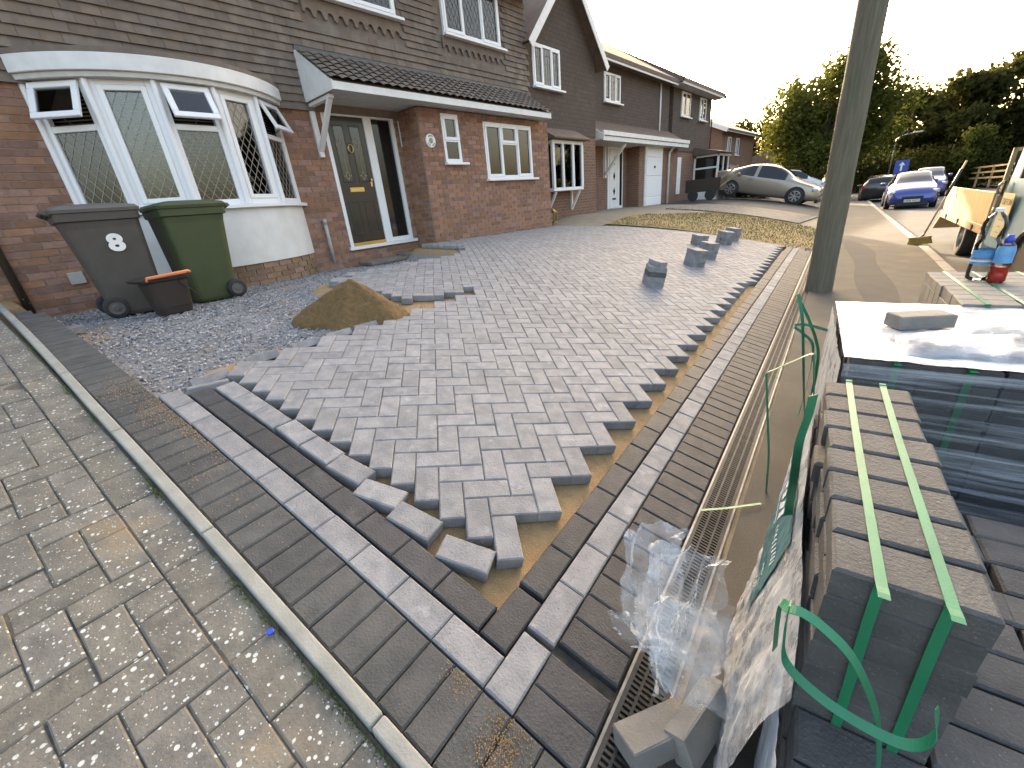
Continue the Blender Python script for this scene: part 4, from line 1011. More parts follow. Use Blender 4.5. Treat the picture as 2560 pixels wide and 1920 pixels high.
# ================================================================== packs of blocks on the footpath
PM = Matrix.Translation((.037, .708, 0)) @ Matrix.Rotation(rad(6.8), 4, 'Z')
def pack_block(l, w_, h, seed, m_='paver_dark', c=.004): return block_mesh('pack_block', l, w_, h, c, m_, .0012, seed)
mat('pack_dark', (.060, .060, .060), (.085, .085, .083), 14, .8, .9, 140, .10, fine=((.17, .17, .165), 230, .66))
mat('pack_grey', (.17, .165, .15), (.22, .21, .19), 12, .8, .8, 120, .10, fine=((.09, .09, .09), 230, .68))
pbm = [pack_block(.1985, .1000, .0575, i, 'pack_dark', .0055) for i in range(4)]
GZP = zg(.15, 1.2)
tall = thing('block_pack', 'tall opened pack of charcoal paving blocks under two green straps', 'block pack', None, PM.copy())
nl = 12; top = .79
for k in range(nl):
    z = top - k * .0590
    for r in range(8):
        ox = random.gauss(0, .003) + (-.012 if (r, k) in ((4, 1), (4, 2)) else 0); oy = random.gauss(0, .0015)
        if (r == 4 and k == 0): oy += .0
        link('pack_block', random.choice(pbm), tall, Matrix.Translation((.10 + ox, .051 + r * .1062 + oy + (.004 if r >= 4 else 0), z)) @ Matrix.Rotation(random.gauss(0, .006) + (math.pi if random.random() < .5 else 0), 4, 'Z'))
# lower courses still standing beside and in front of the tall part
lowt = .42
low = thing('block_pack', 'low remains of the charcoal block pack beside the tall part', 'block pack', None, PM.copy())
for k in range(6):
    for r in range(10):
        for c in range(5):
            if c == 0 and r > 1: continue
            if 0 < r < 9 and 0 < c < 4 and k > 1: continue
            y = -.155 + r * .1055 if True else 0
            if c == 0 and y > -.02: continue
            link('pack_block', random.choice(pbm), low, Matrix.Translation((.10 + c * .205 + random.gauss(0, .004), y + random.gauss(0, .0015), lowt - k * .059)) @ Matrix.Rotation(random.gauss(0, .006), 4, 'Z'))
f = MB(); f.box(.22, .98, -.09, .78, GZP, lowt - .125, 'dark_room'); f.build('inner_core', parent=low)
# pallet boards below
plt = thing('pallet', 'wooden pallet under the opened charcoal block pack', 'pallet', None, PM.copy())
zb = lowt - 6 * .059
for i in range(6): f = MB(); f.box(-.005, 1.02, -.2 + i * .2, -.2 + i * .2 + .10, zb - .022, zb - .003, 'wood'); f.build('board', parent=plt)
for i in range(3): f = MB(); f.box(.0 + i * .47, .08 + i * .47, -.2, .9, min(zb - .09, GZP + .001), zb - .0225, 'wood'); f.build('bearer', parent=plt)
def ribbon3(name, pts, w_, nvec, parent=None, mat_='strap', th=.0008, sub=6, twist=None):
    """a flat plastic strap along a smooth path; nvec: direction across the strap per point or one vector"""
    P = [Vector(p) for p in pts]; Q = []
    for i in range(len(P) - 1):
        p0, p1, p2, p3 = P[max(i - 1, 0)], P[i], P[i + 1], P[min(i + 2, len(P) - 1)]
        for k in range(sub):
            t_ = k / sub; Q.append(.5 * ((2 * p1) + (p2 - p0) * t_ + (2 * p0 - 5 * p1 + 4 * p2 - p3) * t_ ** 2 + (3 * p1 - p0 - 3 * p2 + p3) * t_ ** 3))
    Q.append(P[-1]); vs = []; fs = []; m = len(Q)
    for i, p in enumerate(Q):
        d = (Q[min(i + 1, m - 1)] - Q[max(i - 1, 0)]).normalized(); nv = Vector(nvec if not twist else Vector(nvec).lerp(Vector(twist), i / (m - 1)))
        a = (nv - d * nv.dot(d)).normalized() * (w_ / 2); b = d.cross(a).normalized() * th
        vs += [p - a + b, p + a + b, p + a - b, p - a - b]
    for i in range(m - 1):
        for q in range(4): fs.append((4 * i + q, 4 * i + (q + 1) % 4, 4 * i + 4 + (q + 1) % 4, 4 * i + 4 + q))
    fs += [(0, 1, 2, 3), (4 * m - 1, 4 * m - 2, 4 * m - 3, 4 * m - 4)]
    b_ = MB(); b_.add(vs, fs, mat_); return b_.build(name, parent=parent)
for x0 in (.062, .143):
    ribbon3('strap', [(x0, .858, .30), (x0, .858, .70), (x0, .853, .789), (x0, .84, .7925), (x0 - .002, .5, .7915), (x0, .0, .7915), (x0, -.004, .786), (x0, -.005, .70), (x0 + .006, -.005, .42), (x0 + .004, -.005, .25)], .0155, (1, 0, 0), tall, sub=5)
W = lambda P: [tuple(p) for p in P]
tag(ribbon3('loose_strap', [(-.012, .66, .60), (-.018, .63, .74), (-.006, .60, .772), (.012, .60, .776), (.041, .60, .765), (.081, .60, .732), (.120, .60, .658), (.142, .60, .575), (.16, .60, .46)], .0155, (.25, .9, .25)), 'arched loose green strap springing off the near end of the pack', 'strap')
tag(ribbon3('loose_strap', [(-.005, .585, .80), (-.003, .58, .74), (.009, .58, .676), (.064, .58, .64), (.128, .58, .632), (.165, .58, .645), (.180, .585, .68), (.175, .60, .715)], .015, (0, .8, .55)), 'green strap end curling across below the arched strap', 'strap')
tag(ribbon3('loose_strap', [(-.062, 1.15, .905), (-.063, 1.15, .85), (-.07, 1.15, .764), (-.066, 1.15, .665), (-.06, 1.13, .55)], .030, (.5, .8, 0)), 'wide dark green strap standing up at the side of the tall pack', 'strap')
tag(ribbon3('loose_strap', [(-.304, 2.7, .816), (-.284, 2.7, .75), (-.264, 2.7, .675), (-.24, 2.7, .54), (-.205, 2.7, .33), (-.184, 2.7, .205), (-.16, 2.7, .09)], .017, (.9, .3, 0), twist=(.2, 1, 0)), 'upright green strap standing beside the wrapped pack', 'strap')
tag(ribbon3('loose_strap', [(-.315, 2.88, .74), (-.27, 2.9, .66), (-.236, 2.9, .591), (-.20, 2.9, .51), (-.17, 2.88, .40), (-.16, 2.86, .12)], .016, (.8, .4, .2)), 'green strap leaning into the upright strap', 'strap')
tag(ribbon3('loose_strap', [(-.12, 2.78, .60), (-.166, 2.8, .606), (-.243, 2.8, .622), (-.295, 2.8, .619), (-.30, 2.8, .60), (-.265, 2.8, .575), (-.20, 2.8, .50), (-.19, 2.78, .3), (-.2, 2.76, .07)], .015, (0, .3, 1)), 'green strap looping sideways off the wrapped pack', 'strap')
tag(ribbon3('loose_strap', [(-.10, 1.93, .55), (-.122, 1.9, .726), (-.134, 1.9, .757), (-.182, 1.9, .724), (-.245, 1.9, .674), (-.274, 1.9, .651), (-.272, 1.9, .62), (-.258, 1.9, .527), (-.235, 1.9, .38), (-.216, 1.9, .256), (-.20, 1.9, .06)], .014, (.3, .9, .3)), 'bent green strap hanging over the drain from the packs', 'strap')
tag(ribbon3('loose_strap', [(-.392, 1.556, .108), (-.34, 1.62, .094), (-.29, 1.683, .082), (-.20, 1.79, .072)], .012, (.5, -.5, .0)), 'short straight green strap lying across the drain', 'strap')

# wrapped pack behind
PM2 = Matrix.Translation((-.022, 1.925, 0)) @ Matrix.Rotation(rad(6.8), 4, 'Z')
wr = thing('block_pack', 'full pack of blocks shrink wrapped in clear film', 'block pack', None, PM2.copy())
wbm = [block_mesh('pack_block', .199, .1085, .0575, .004, 'pack_dark', .001, i) for i in range(3)]
WT = .745
for k in range(11):
    for r in range(8):
        for c in range(5):
            if k > 0 and c > 0 and r > 0: continue
            link('pack_block', random.choice(wbm), wr, Matrix.Translation((.105 + c * .2055 + random.gauss(0, .002), .056 + r * .1105, WT - k * .0605)) @ Matrix.Rotation(random.gauss(0, .004), 4, 'Z'))
f = MB(); f.box(.21, 1.02, .115, .875, GZP - .03, WT - .061, 'dark_room'); f.build('inner_core', parent=wr)
for x0 in (.14, .33, .58, .80): ribbon3('strap', [(x0, -.006, .30), (x0, -.006, .60), (x0, -.006, .735), (x0, .004, .748), (x0, .45, .748), (x0, .88, .748)], .02, (1, 0, 0), wr, sub=4)
def wrinkle(u, v, s_=1.0):
    r = 0
    for k, (fq, am) in enumerate(((6, .5), (13, .3), (29, .2))): r += am * (1 - 2 * abs(noise.noise((u * fq, v * fq * .7, k * 7.7 + s_ * 13))))
    return r
# tight film on the faces, slacker film on top
film = thing('plastic_wrap', 'clear plastic film stretched over the wrapped pack', 'plastic film', None, PM2.copy())
def facef(p0, du, dv, nrm, nu, nv, amp, mat_, name, sc_=1, ed=0):
    V = []
    for j in range(nv + 1):
        for i in range(nu + 1):
            u, v = i / nu, j / nv; p = Vector(p0) + Vector(du) * u + Vector(dv) * v; q = (Vector(du).length * u, Vector(dv).length * v)
            V.append(tuple(p + Vector(nrm) * (amp * (.5 + wrinkle(q[0], q[1], sc_)))))
    F = [(j * (nu + 1) + i, j * (nu + 1) + i + 1, (j + 1) * (nu + 1) + i + 1, (j + 1) * (nu + 1) + i) for j in range(nv) for i in range(nu)]
    return link(name, npmesh(name, V, F, mat_, True), film)
facef((-.012, -.012, .04), (1.06, 0, 0), (0, 0, .695), (0, -1, 0), 60, 40, .006, 'film_tight', 'front_film')
facef((-.012, .91, .04), (0, -.92, 0), (0, 0, .695), (-1, 0, 0), 60, 40, .010, 'film', 'side_film', 2)
facef((-.014, -.014, WT + .004), (1.06, 0, 0), (0, .93, 0), (0, 0, 1), 90, 80, .008, 'film_top', 'top_film', 3)
# loose ridge of film folded on top
V = []; nu, nv = 60, 30
for j in range(nv + 1):
    for i in range(nu + 1):
        u, v = i / nu, j / nv; x = .16 + u * .80; y = .05 + v * .30 + .06 * u; hgt = .075 * math.sin(math.pi * v) ** .7 * math.sin(math.pi * min(1, u * 1.05)) ** .6
        V.append((x, y + .05 * v * hgt / .075, WT + .010 + hgt * (.8 + .35 * wrinkle(x, y * 1.4, 6)) + .004 * wrinkle(x * 2, y * 2, 8)))
F = [(j * (nu + 1) + i, j * (nu + 1) + i + 1, (j + 1) * (nu + 1) + i + 1, (j + 1) * (nu + 1) + i) for j in range(nv) for i in range(nu)]
link('folded_film', npmesh('folded_film', V, F, 'film', True), film)
# block and glove left on the film
lone = block_mesh('grey_block', .2, .1, .055, .004, 'pack_grey', .001, 5)
tag(link('paving_block', lone, None, Matrix.Translation((.175, 2.42, WT + .075)) @ Matrix.Rotation(rad(32), 4, 'Z')), 'single brown grey block lying on the wrapped pack', 'block')
gl = thing('work_glove', 'teal and brown work glove lying on the wrapped pack', 'glove', None, Matrix.Translation((.56, 2.40, WT + .022)) @ Matrix.Rotation(rad(168), 4, 'Z'))
f = MB(); loft(f, [[(x, p, .012 + q) for p, q in rrect(w_, h_, min(w_, h_) * .45)] for (x, w_, h_) in ((-.16, .085, .03), (-.11, .08, .035), (-.05, .095, .04), (.0, .10, .038), (.03, .09, .03))], 'glove_teal'); f.build('palm', parent=gl, smooth=True)
for (y, l_, a_) in ((.036, .075, .10), (.013, .085, .03), (-.012, .08, -.03), (-.035, .065, -.1)):
    f = MB(); f.tube([(.02, y, .014), (.02 + l_ * .5, y + l_ * .5 * a_, .020), (.02 + l_, y + l_ * a_, .010)], [.014, .0135, .010], 10, 'glove_brown'); f.build('finger', parent=gl, smooth=True)
f = MB(); f.tube([(-.05, .04, .014), (-.01, .075, .02), (.03, .088, .012)], [.016, .015, .011], 10, 'glove_brown'); f.build('thumb', parent=gl, smooth=True)

# far pack with bottles
PM3 = Matrix.Translation((.342, 2.865, 0)) @ Matrix.Rotation(rad(6.8), 4, 'Z'); FT = .77
fp = thing('block_pack', 'strapped pack of brown grey blocks with drink bottles on it', 'block pack', None, PM3.copy())
fbm = [block_mesh('pack_block', .199, .1085, .0575, .004, 'pack_grey', .001, i) for i in range(3)]; fbs = [block_mesh('pack_block', .1085, .0575, .199, .004, 'pack_grey', .001, i + 4) for i in range(3)]
for r in range(8):
    for c in range(5): link('pack_block', random.choice(fbm), fp, Matrix.Translation((.10 + c * .2035 + random.gauss(0, .002), .056 + r * .111, FT)) @ Matrix.Rotation(random.gauss(0, .005), 4, 'Z'))
    for k in range(3): link('pack_block', random.choice(fbs), fp, Matrix.Translation((.029, .056 + r * .111, FT - .061 - k * .204)) @ Matrix.Rotation(math.pi / 2, 4, 'Z'))
for c in range(5):
    for k in range(10): link('pack_block', random.choice(fbm), fp, Matrix.Translation((.10 + c * .2035, .0565 - .006, FT - (k + 1) * .0605))) if c > 0 else None
f = MB(); f.box(.06, 1.02, .10, .885, GZP - .05, FT - .06, 'dark_room'); f.build('inner_core', parent=fp)
for x0 in (.08, .205, .39, .52, .74): ribbon3('strap', [(x0, -.008, .30), (x0, -.008, .70), (x0, -.004, FT + .001), (x0, .02, FT + .002), (x0, .45, FT + .002), (x0, .89, FT + .002)], .017, (1, 0, 0), fp, sub=4)
# bottles
wb = thing('water_bottle', 'large clear water bottle with a blue label on the far pack', 'bottle', None, Matrix.Translation((.435, 3.50, FT + .003)))
f = MB(); f.lathe([(0, .004), (.038, .0), (.050, .012), (.052, .05), (.050, .085), (.050, .165), (.052, .19), (.040, .215), (.034, .228), (.041, .25), (.050, .275), (.047, .305), (.034, .335), (.018, .352), (.015, .358)], 28, 'bottle'); f.build('body', parent=wb, smooth=True)
f = MB(); f.lathe([(.0, .358), (.018, .358), (.018, .376), (.0, .378)], 20, 'label_white'); f.build('cap', parent=wb)
f = MB(); f.lathe([(.0515, .09), (.0515, .165)], 28, 'label_blue'); f.build('label_band', parent=wb, smooth=True)
f = MB()
for k in range(5): t_ = rad(-120 + k * 22); f.lathe([(.0522, .10 + .012 * k % .05), (.0522, .112 + .012 * k % .05)], 28, 'label_navy') if k == 1 else None
f.lathe([(.0522, .104), (.0522, .122)], 28, 'label_white'); f.build('label_print', parent=wb)
sb_ = thing('sports_bottle', 'small sports bottle with red drink and blue cap', 'bottle', None, Matrix.Translation((.498, 3.43, FT + .003)))
f = MB(); f.lathe([(0, .002), (.030, .0), (.036, .01), (.036, .10), (.034, .13), (.036, .17), (.030, .195), (.018, .208), (.016, .213)], 24, 'bottle'); f.build('body', parent=sb_, smooth=True)
f = MB(); f.lathe([(0, .004), (.030, .004), (.0345, .012), (.0345, .082), (0, .082)], 24, 'juice'); f.build('drink', parent=sb_, smooth=True)
f = MB(); f.lathe([(.0368, .105), (.0358, .13), (.0372, .17), (.0312, .192)], 24, 'label_blue'); f.build('label_band', parent=sb_, smooth=True)
f = MB(); f.lathe([(0, .205), (.0195, .205), (.0195, .228), (.013, .236), (.013, .246), (0, .247)], 20, 'cap_blue'); f.build('cap', parent=sb_, smooth=True)

# film torn open at the side of the tall pack
pf = thing('torn_wrap', 'torn clear film with a teal printed label hanging off the opened pack', 'plastic film')
def P(x, y, z): return PM @ Vector((x, y, z))
def sheet_fn(u, v):       # u along the pack (0 near - 1 far), v from top edge to ground
    y = -.10 + u * .98; zt = .56 + .16 * u + .03 * math.sin(u * 9); z = zt * (1 - v) + (GZP + .02) * v
    x = -.018 - .045 * v - .06 * v * v * math.sin(u * 3.0 + .4) - .03 * math.sin(v * 3.1) * (1 - u)
    w_ = wrinkle(y * 1.2, z * 1.2, 21)
    return P(x - .016 * w_ * (.3 + v), y + .010 * wrinkle(z, y, 5), z)
link('side_sheet', grid_mesh('side_sheet', sheet_fn, np.linspace(0, 1, 90), np.linspace(0, 1, 60), 'film'), pf)
def label_fn(u, v):
    s_ = sheet_fn(.42 + u * .40, .10 + v * .52); return s_ + Vector((-.0045, -.001, .001))
link('printed_label', grid_mesh('printed_label', label_fn, np.linspace(0, 1, 50), np.linspace(0, 1, 40), 'label_teal'), pf)
def on_label(u, v, o=.0): s_ = sheet_fn(.42 + u * .40, .10 + v * .52); return s_ + Vector((-.0065 - o, -.0015, .0015))
# white emblem: an eight sided outline with slanted bars, and a line of lettering
f = MB()
def strip_on(pts, w_):
    for (a_, b_) in zip(pts[:-1], pts[1:]):
        n_ = 8
        for k in range(n_):
            p0 = on_label(a_[0] + (b_[0] - a_[0]) * k / n_, a_[1] + (b_[1] - a_[1]) * k / n_); p1 = on_label(a_[0] + (b_[0] - a_[0]) * (k + 1) / n_, a_[1] + (b_[1] - a_[1]) * (k + 1) / n_)
            f.bar(p0, p1, w_, .001, 'label_white', up=(1, 0, 0))
strip_on([(.62, .22), (.70, .14), (.90, .14), (.95, .24), (.95, .50), (.86, .60), (.62, .60)], .004)
for k in range(3): strip_on([(.60 + k * .09, .30), (.72 + k * .09, .50)], .022)
strip_on([(.52, .30), (.60, .48)], .02)
for k in range(9): strip_on([(.12 + k * .042, .40), (.13 + k * .042, .48)], .006)
f.build('emblem', parent=pf)
for i, ch in enumerate('CO.UK'):
    me_ = text_mesh(ch, .035, .0004, 'label_white'); p0 = on_label(.30 - i * .055, .78, .001); p1 = on_label(.24 - i * .055, .78, .001)
    d = (p1 - p0).normalized(); n_ = Vector((-1, 0, 0)); n_ = (n_ - d * n_.dot(d)).normalized(); yv = n_.cross(d)
    link('lettering', me_, pf, Matrix(((d.x, yv.x, n_.x, p0.x), (d.y, yv.y, n_.y, p0.y), (d.z, yv.z, n_.z, p0.z), (0, 0, 0, 1))))
def crumple(c, ex, ey, ez, seed, name, mat_='film_clear', nu=60, nv=60, parent=None, amp=1.0, fq=1.0):
    """a loose sheet spanned by ex (u), ey (v), bulged along ez and folded"""
    c = Vector(c); ex = Vector(ex); ey = Vector(ey); ez = Vector(ez)
    def ridge(x, y, k): return 1 - 2 * abs(noise.noise((x, y, seed + k)))
    def fn(u, v):
        a_, b_ = u * 2 - 1, v * 2 - 1
        w1 = ridge(a_ * 1.1 * fq, b_ * 1.1 * fq, .3); w2 = ridge(a_ * 2.3 * fq + w1 * .6, b_ * 2.3 * fq, 7.1); w3 = ridge(a_ * 5.2 * fq, b_ * 5.2 * fq + w2, 3.7)
        ru = 1 + .12 * noise.noise((b_ * 2.5, seed, 1)) + .06 * noise.noise((b_ * 8, seed, 2)); rv = 1 + .12 * noise.noise((a_ * 2.5, seed, 3)) + .06 * noise.noise((a_ * 8, seed, 4))
        p_ = c + ex * (a_ * ru + .16 * w2) + ey * (b_ * rv + .16 * w1) + ez * amp * ((1 - .5 * (a_ * a_ + b_ * b_)) * .7 + .55 * w1 + .30 * w2 + .10 * w3)
        g_ = zg(p_.x, p_.y) + .012 + .01 * (w3 + 1)
        if p_.z < g_: p_.z = g_
        return p_
    return link(name, grid_mesh(name, fn, np.linspace(0, 1, nu), np.linspace(0, 1, nv), mat_, True), parent)
crumple((-.335, 1.0, .20), (.085, .045, .02), (-.04, .10, .10), (-.05, -.03, .05), 31.3, 'crumpled_sheet', 'film', parent=pf)
crumple((-.265, .86, .17), (.06, .05, -.02), (-.02, -.05, .13), (-.06, -.04, .02), 47.7, 'crumpled_sheet', parent=pf)
crumple((-.235, .93, .24), (.10, .03, .0), (-.02, .10, .12), (-.03, -.05, .05), 55.1, 'crumpled_sheet', 'film', parent=pf)
crumple((-.165, .84, .20), (.07, .03, .0), (-.01, .04, .17), (-.05, -.05, .01), 63.9, 'crumpled_sheet', parent=pf)
crumple((-.15, .78, .30), (.09, .02, .0), (-.03, .05, .10), (-.03, -.05, .03), 71.9, 'crumpled_sheet', 'film', parent=pf)
# film over the low front corner of the pack
def front_fn(u, v):
    if u < .45: k = u / .45; x = -.015 - .01; y = .10 - .30 * k
    else: k = (u - .45) / .55; x = -.02 + .45 * k; y = -.215
    zt = .50 - .06 * u + .03 * noise.noise((u * 9, 2, 1)); z = zt * (1 - v) + (GZP) * v; w_ = wrinkle(u * .9, z, 61)
    return P(x - .008 * w_, y - .010 * w_, z)
link('corner_sheet', grid_mesh('corner_sheet', front_fn, np.linspace(0, 1, 80), np.linspace(0, 1, 40), 'film_tight'), pf)
# two loose blocks standing on the haunch by the drain
tag(link('paving_block', block_mesh('grey_block', .2, .1, .055, .004, 'pack_grey', .002, 9), None, Matrix.Translation((-.215, .655, .135)) @ Matrix.Rotation(rad(62), 4, 'Z') @ Matrix.Rotation(rad(-20), 4, 'X') @ Matrix.Rotation(rad(6), 4, 'Y')), 'chipped grey block tipped across the near end of the drain', 'block')
tag(link('paving_block', block_mesh('grey_block', .2, .1, .055, .004, 'pack_grey', .002, 10), None, Matrix.Translation((-.105, .735, .125)) @ Matrix.Rotation(rad(80), 4, 'Z') @ Matrix.Rotation(rad(66), 4, 'X')), 'grey block on its edge between the drain and the opened pack', 'block')
# blue bottle cap on the old paving
f = MB(); f.lathe([(0, .008), (.008, .008), (.010, .006), (.010, 0)], 16, 'cap_blue'); o = f.build('bottle_cap', mw=abframe(-.50, .575, 0, .0)); tag(o, 'tiny blue bottle top lying on the old lichened paving', 'bottle top')
# fallen leaf on the grating
f = MB(); f.add([(0, 0, 0), (.03, .012, .012), (.07, 0, .004), (.03, -.014, .010)], [(0, 1, 2, 3)], 'leaf_bright'); o = f.build('leaf', mw=abframe(5.0, -.36, .4, .012)); tag(o, 'green leaf lying on the far grating', 'leaf')
# ================================================================== telegraph pole, broom
pole = thing('telegraph_pole', 'weathered greenish wooden telegraph pole at the footpath edge', 'pole')
f = MB(); zb_ = zg(-.52, 6.42); n_ = 26
pts = [(-.52 - .012 * (k / n_) * 8 / 1.6, 6.42, zb_ - .3 + 8.3 * k / n_) for k in range(n_ + 1)]
f.tube(pts, [.142 - .038 * k / n_ + .003 * math.sin(k * 2.1) for k in range(n_ + 1)], 24, 'pole_wood'); f.build('shaft', parent=pole, smooth=True)
br = thing('broom', 'yellow bristled broom leaning over the kerb with a long pole', 'broom')
hb_ = Vector((.50, 11.35, zg(.50, 11.35))); tip = Vector((.86, 12.0, 1.40))
f = MB(); f.tube([hb_ + Vector((.03, .03, .16)), tip], .015, 10, 'wood'); f.tube([hb_ + Vector((.03, .03, .16)) + (tip - hb_) * .48, hb_ + (tip - hb_) * .83 + Vector((.02, .02, .1))], .021, 10, 'metal_dark'); f.build('pole', parent=br, smooth=True)
M_ = Matrix.Translation(hb_ + Vector((0, 0, .075))) @ Matrix.Rotation(rad(-28), 4, 'Z') @ Matrix.Rotation(rad(-8), 4, 'Y')
f = MB(); f.box(-.16, .16, -.04, .04, .035, .075, 'wood', M_); bevel(f.build('head', parent=br), .006, 2)
f = MB()
for i in range(16):
    for j in range(4): x, y = -.15 + i * .02, -.03 + j * .02; f.tube([M_ @ Vector((x, y, .036)), M_ @ Vector((x * 1.12, y * 1.5, -.06))], [.006, .010], 5, 'bristle')
f.build('bristles', parent=br)
f = MB(); f.bar(M_ @ Vector((0, 0, .07)), hb_ + Vector((.035, .035, .20)), .035, .03, 'metal_dark'); f.build('socket', parent=br)

# ================================================================== tipper truck
TX, TY = 1.02, 9.05; TM = Matrix.Translation((TX, TY, zg(1.3, 10.5) )) @ Matrix.Rotation(math.atan2(.0767, 1), 4, 'Z')
tr = thing('tipper_truck', 'small blue tipper truck with plywood sides parked by the kerb', 'truck', None, TM)
def part(name, m_='ply', bv=.006, sm=False, par=None):
    o = F_.build(name, parent=par or tr, smooth=sm)
    if bv: bevel(o, bv, 1)
    return o
F_ = MB(); F_.box(.03, 1.95, .0, 3.45, .58, .66, 'ply'); part('bed_floor')
F_ = MB(); F_.box(-.02, .028, -.02, 3.42, .54, .66, 'wood'); part('bed_rail')
F_ = MB(); F_.box(.0, .022, .0, 3.05, .675, 1.09, 'ply'); part('side_board')
F_ = MB(); F_.box(.0, .022, 3.07, 3.42, .675, 1.09, 'ply'); part('side_board')
F_ = MB(); F_.box(1.93, 1.952, .0, 3.42, .675, 1.09, 'ply'); part('side_board')
for y in (.5, 1.6, 2.7): F_ = MB(); F_.box(-.035, -.021, y, y + .09, .585, .63, 'metal_dark'); F_.box(-.03, -.022, y + .02, y + .07, .55, .585, 'metal_dark'); part('drop_catch', bv=0)
F_ = MB(); F_.bar((.02, 3.44, .56), (.02, 4.05, .30), .03, .5, 'ply', up=(0, 0, 1)) if False else None
F_.box(.0, 1.95, 0, .62, -.02, .02, 'ply', Matrix.Translation((0, 3.45, .57)) @ Matrix.Rotation(rad(-28), 4, 'X')); part('dropped_tailboard')
F_ = MB()
for x in (.03, 1.9): F_.box(x, x + .045, -.06, -.015, .66, 1.62, 'wood')
F_.box(.03, 1.945, -.06, -.015, 1.575, 1.62, 'wood'); part('headboard_frame', bv=0)
F_ = MB()
for i in range(26): F_.box(.08 + i * .07, .08 + i * .07 + .035, -.075, -.0605, .66, 1.57, 'metal_dark')
F_.box(.08, 1.9, -.09, -.0755, .66, 1.57, 'metal_dark'); part('headboard', bv=0)
F_ = MB(); F_.box(.35, 1.6, -.1, 3.3, .40, .57, 'metal_dark'); F_.box(.5, .62, -2.0, 3.3, .38, .5, 'metal_dark'); F_.box(1.32, 1.44, -2.0, 3.3, .38, .5, 'metal_dark'); part('chassis', bv=0)
def road_wheel(par, M4, r, w_, spokes=0, rimm='alloy', hub=.62):
    wh = link('wheel', None, par); f = MB(); hr = r * hub
    f.lathe([(hr, -w_ / 2), (r * .92, -w_ / 2), (r, -w_ * .32), (r, w_ * .32), (r * .92, w_ / 2), (hr, w_ / 2)], 36, 'rubber', M4); f.build('tyre', parent=wh, smooth=True)
    f = MB(); f.lathe([(hr, w_ * .46), (hr * .93, w_ * .42), (hr * .90, w_ * .1), (hr * .25, w_ * .05), (0, w_ * .05)], 30, 'car_dark' if spokes else rimm, M4)
    f.lathe([(hr * 1.01, w_ * .47), (hr * .93, w_ * .49), (hr * .91, w_ * .40)], 36, rimm, M4)
    if spokes:
        for k in range(spokes):
            t_ = 2 * math.pi * k / spokes
            for dl in (-.13, .13): f.bar(M4 @ Vector((hr * .12 * math.cos(t_), hr * .12 * math.sin(t_), w_ * .42)), M4 @ Vector((hr * .93 * math.cos(t_ + dl), hr * .93 * math.sin(t_ + dl), w_ * .45)), r * .085, r * .07, rimm, up=tuple((M4.to_3x3() @ Vector((0, 0, 1)))))
        f.lathe([(0, w_ * .50), (hr * .16, w_ * .48), (hr * .18, w_ * .40)], 16, rimm, M4)
    f.build('rim', parent=wh, smooth=False); return wh
SIDE = Matrix.Rotation(-math.pi / 2, 4, 'Y')
for y in (1.75, -2.05):
    road_wheel(tr, Matrix.Translation((.19, y, .335)) @ SIDE, .335, .20, 0, 'metal_grey'); road_wheel(tr, Matrix.Translation((1.77, y, .335)) @ Matrix.Rotation(math.pi / 2, 4, 'Y'), .335, .20, 0, 'metal_grey')
F_ = MB(); F_.box(.12, .46, .42, .84, .16, .53, 'paint_white'); F_.box(.112, .1195, .53, .72, .24, .46, 'metal_dark'); part('side_locker')
F_ = MB(); F_.tube([(.19 , 1.75 + .40 * math.cos(t_), .335 + .40 * math.sin(t_)) for t_ in np.linspace(.1, 3.04, 14)], .02, 6, 'metal_dark'); part('mudguard', bv=0)
# cab
cb = link('cab', None, tr)
F_ = MB(); prof = [(-.20, .40), (-.20, 1.95), (-.5, 2.12), (-1.55, 2.12), (-1.85, 1.9), (-2.3, 1.18), (-2.95, 1.02), (-3.15, .6), (-3.1, .38)]
F_.add([(.0 + (.10 if z > 1.2 else 0), y, z) for y, z in prof] + [(1.92 - (.10 if z > 1.2 else 0), y, z) for y, z in prof], [tuple(range(9)), tuple(range(17, 8, -1))] + [(i, i + 9, (i + 1) % 9 + 9, (i + 1) % 9) for i in range(9)], 'truck_blue')
part('shell', bv=.05, par=cb)
F_ = MB(); F_.add([(.062, -.55, 1.25), (.095, -.60, 1.86), (.095, -1.45, 1.86), (.05, -1.95, 1.25)], [(0, 1, 2, 3)], 'car_glass'); part('side_window', bv=0, par=cb)
F_ = MB(); F_.tube([(-.004, -2.05 + .46 * math.cos(t_), .335 + .46 * math.sin(t_)) for t_ in np.linspace(-.1, 3.24, 18)], .045, 8, 'metal_dark'); F_.lathe([(0, 0), (.44, 0)], 30, 'car_dark', Matrix.Translation((-.006, -2.05, .335)) @ SIDE); part('wheel_arch', bv=0, par=cb)
F_ = MB(); F_.box(-.02, .0, -.40, -.33, 1.06, 1.24, 'metal_dark'); F_.tube([(-.03, -.36, 1.08), (-.05, -.36, 1.12), (-.05, -.36, 1.19), (-.03, -.36, 1.22)], .014, 8, 'metal_grey'); part('door_handle', bv=0, par=cb)
F_ = MB(); F_.box(-.012, -.004, -.98, -.50, .58, 1.10, 'sign_cream'); part('sign_board', bv=0, par=cb)
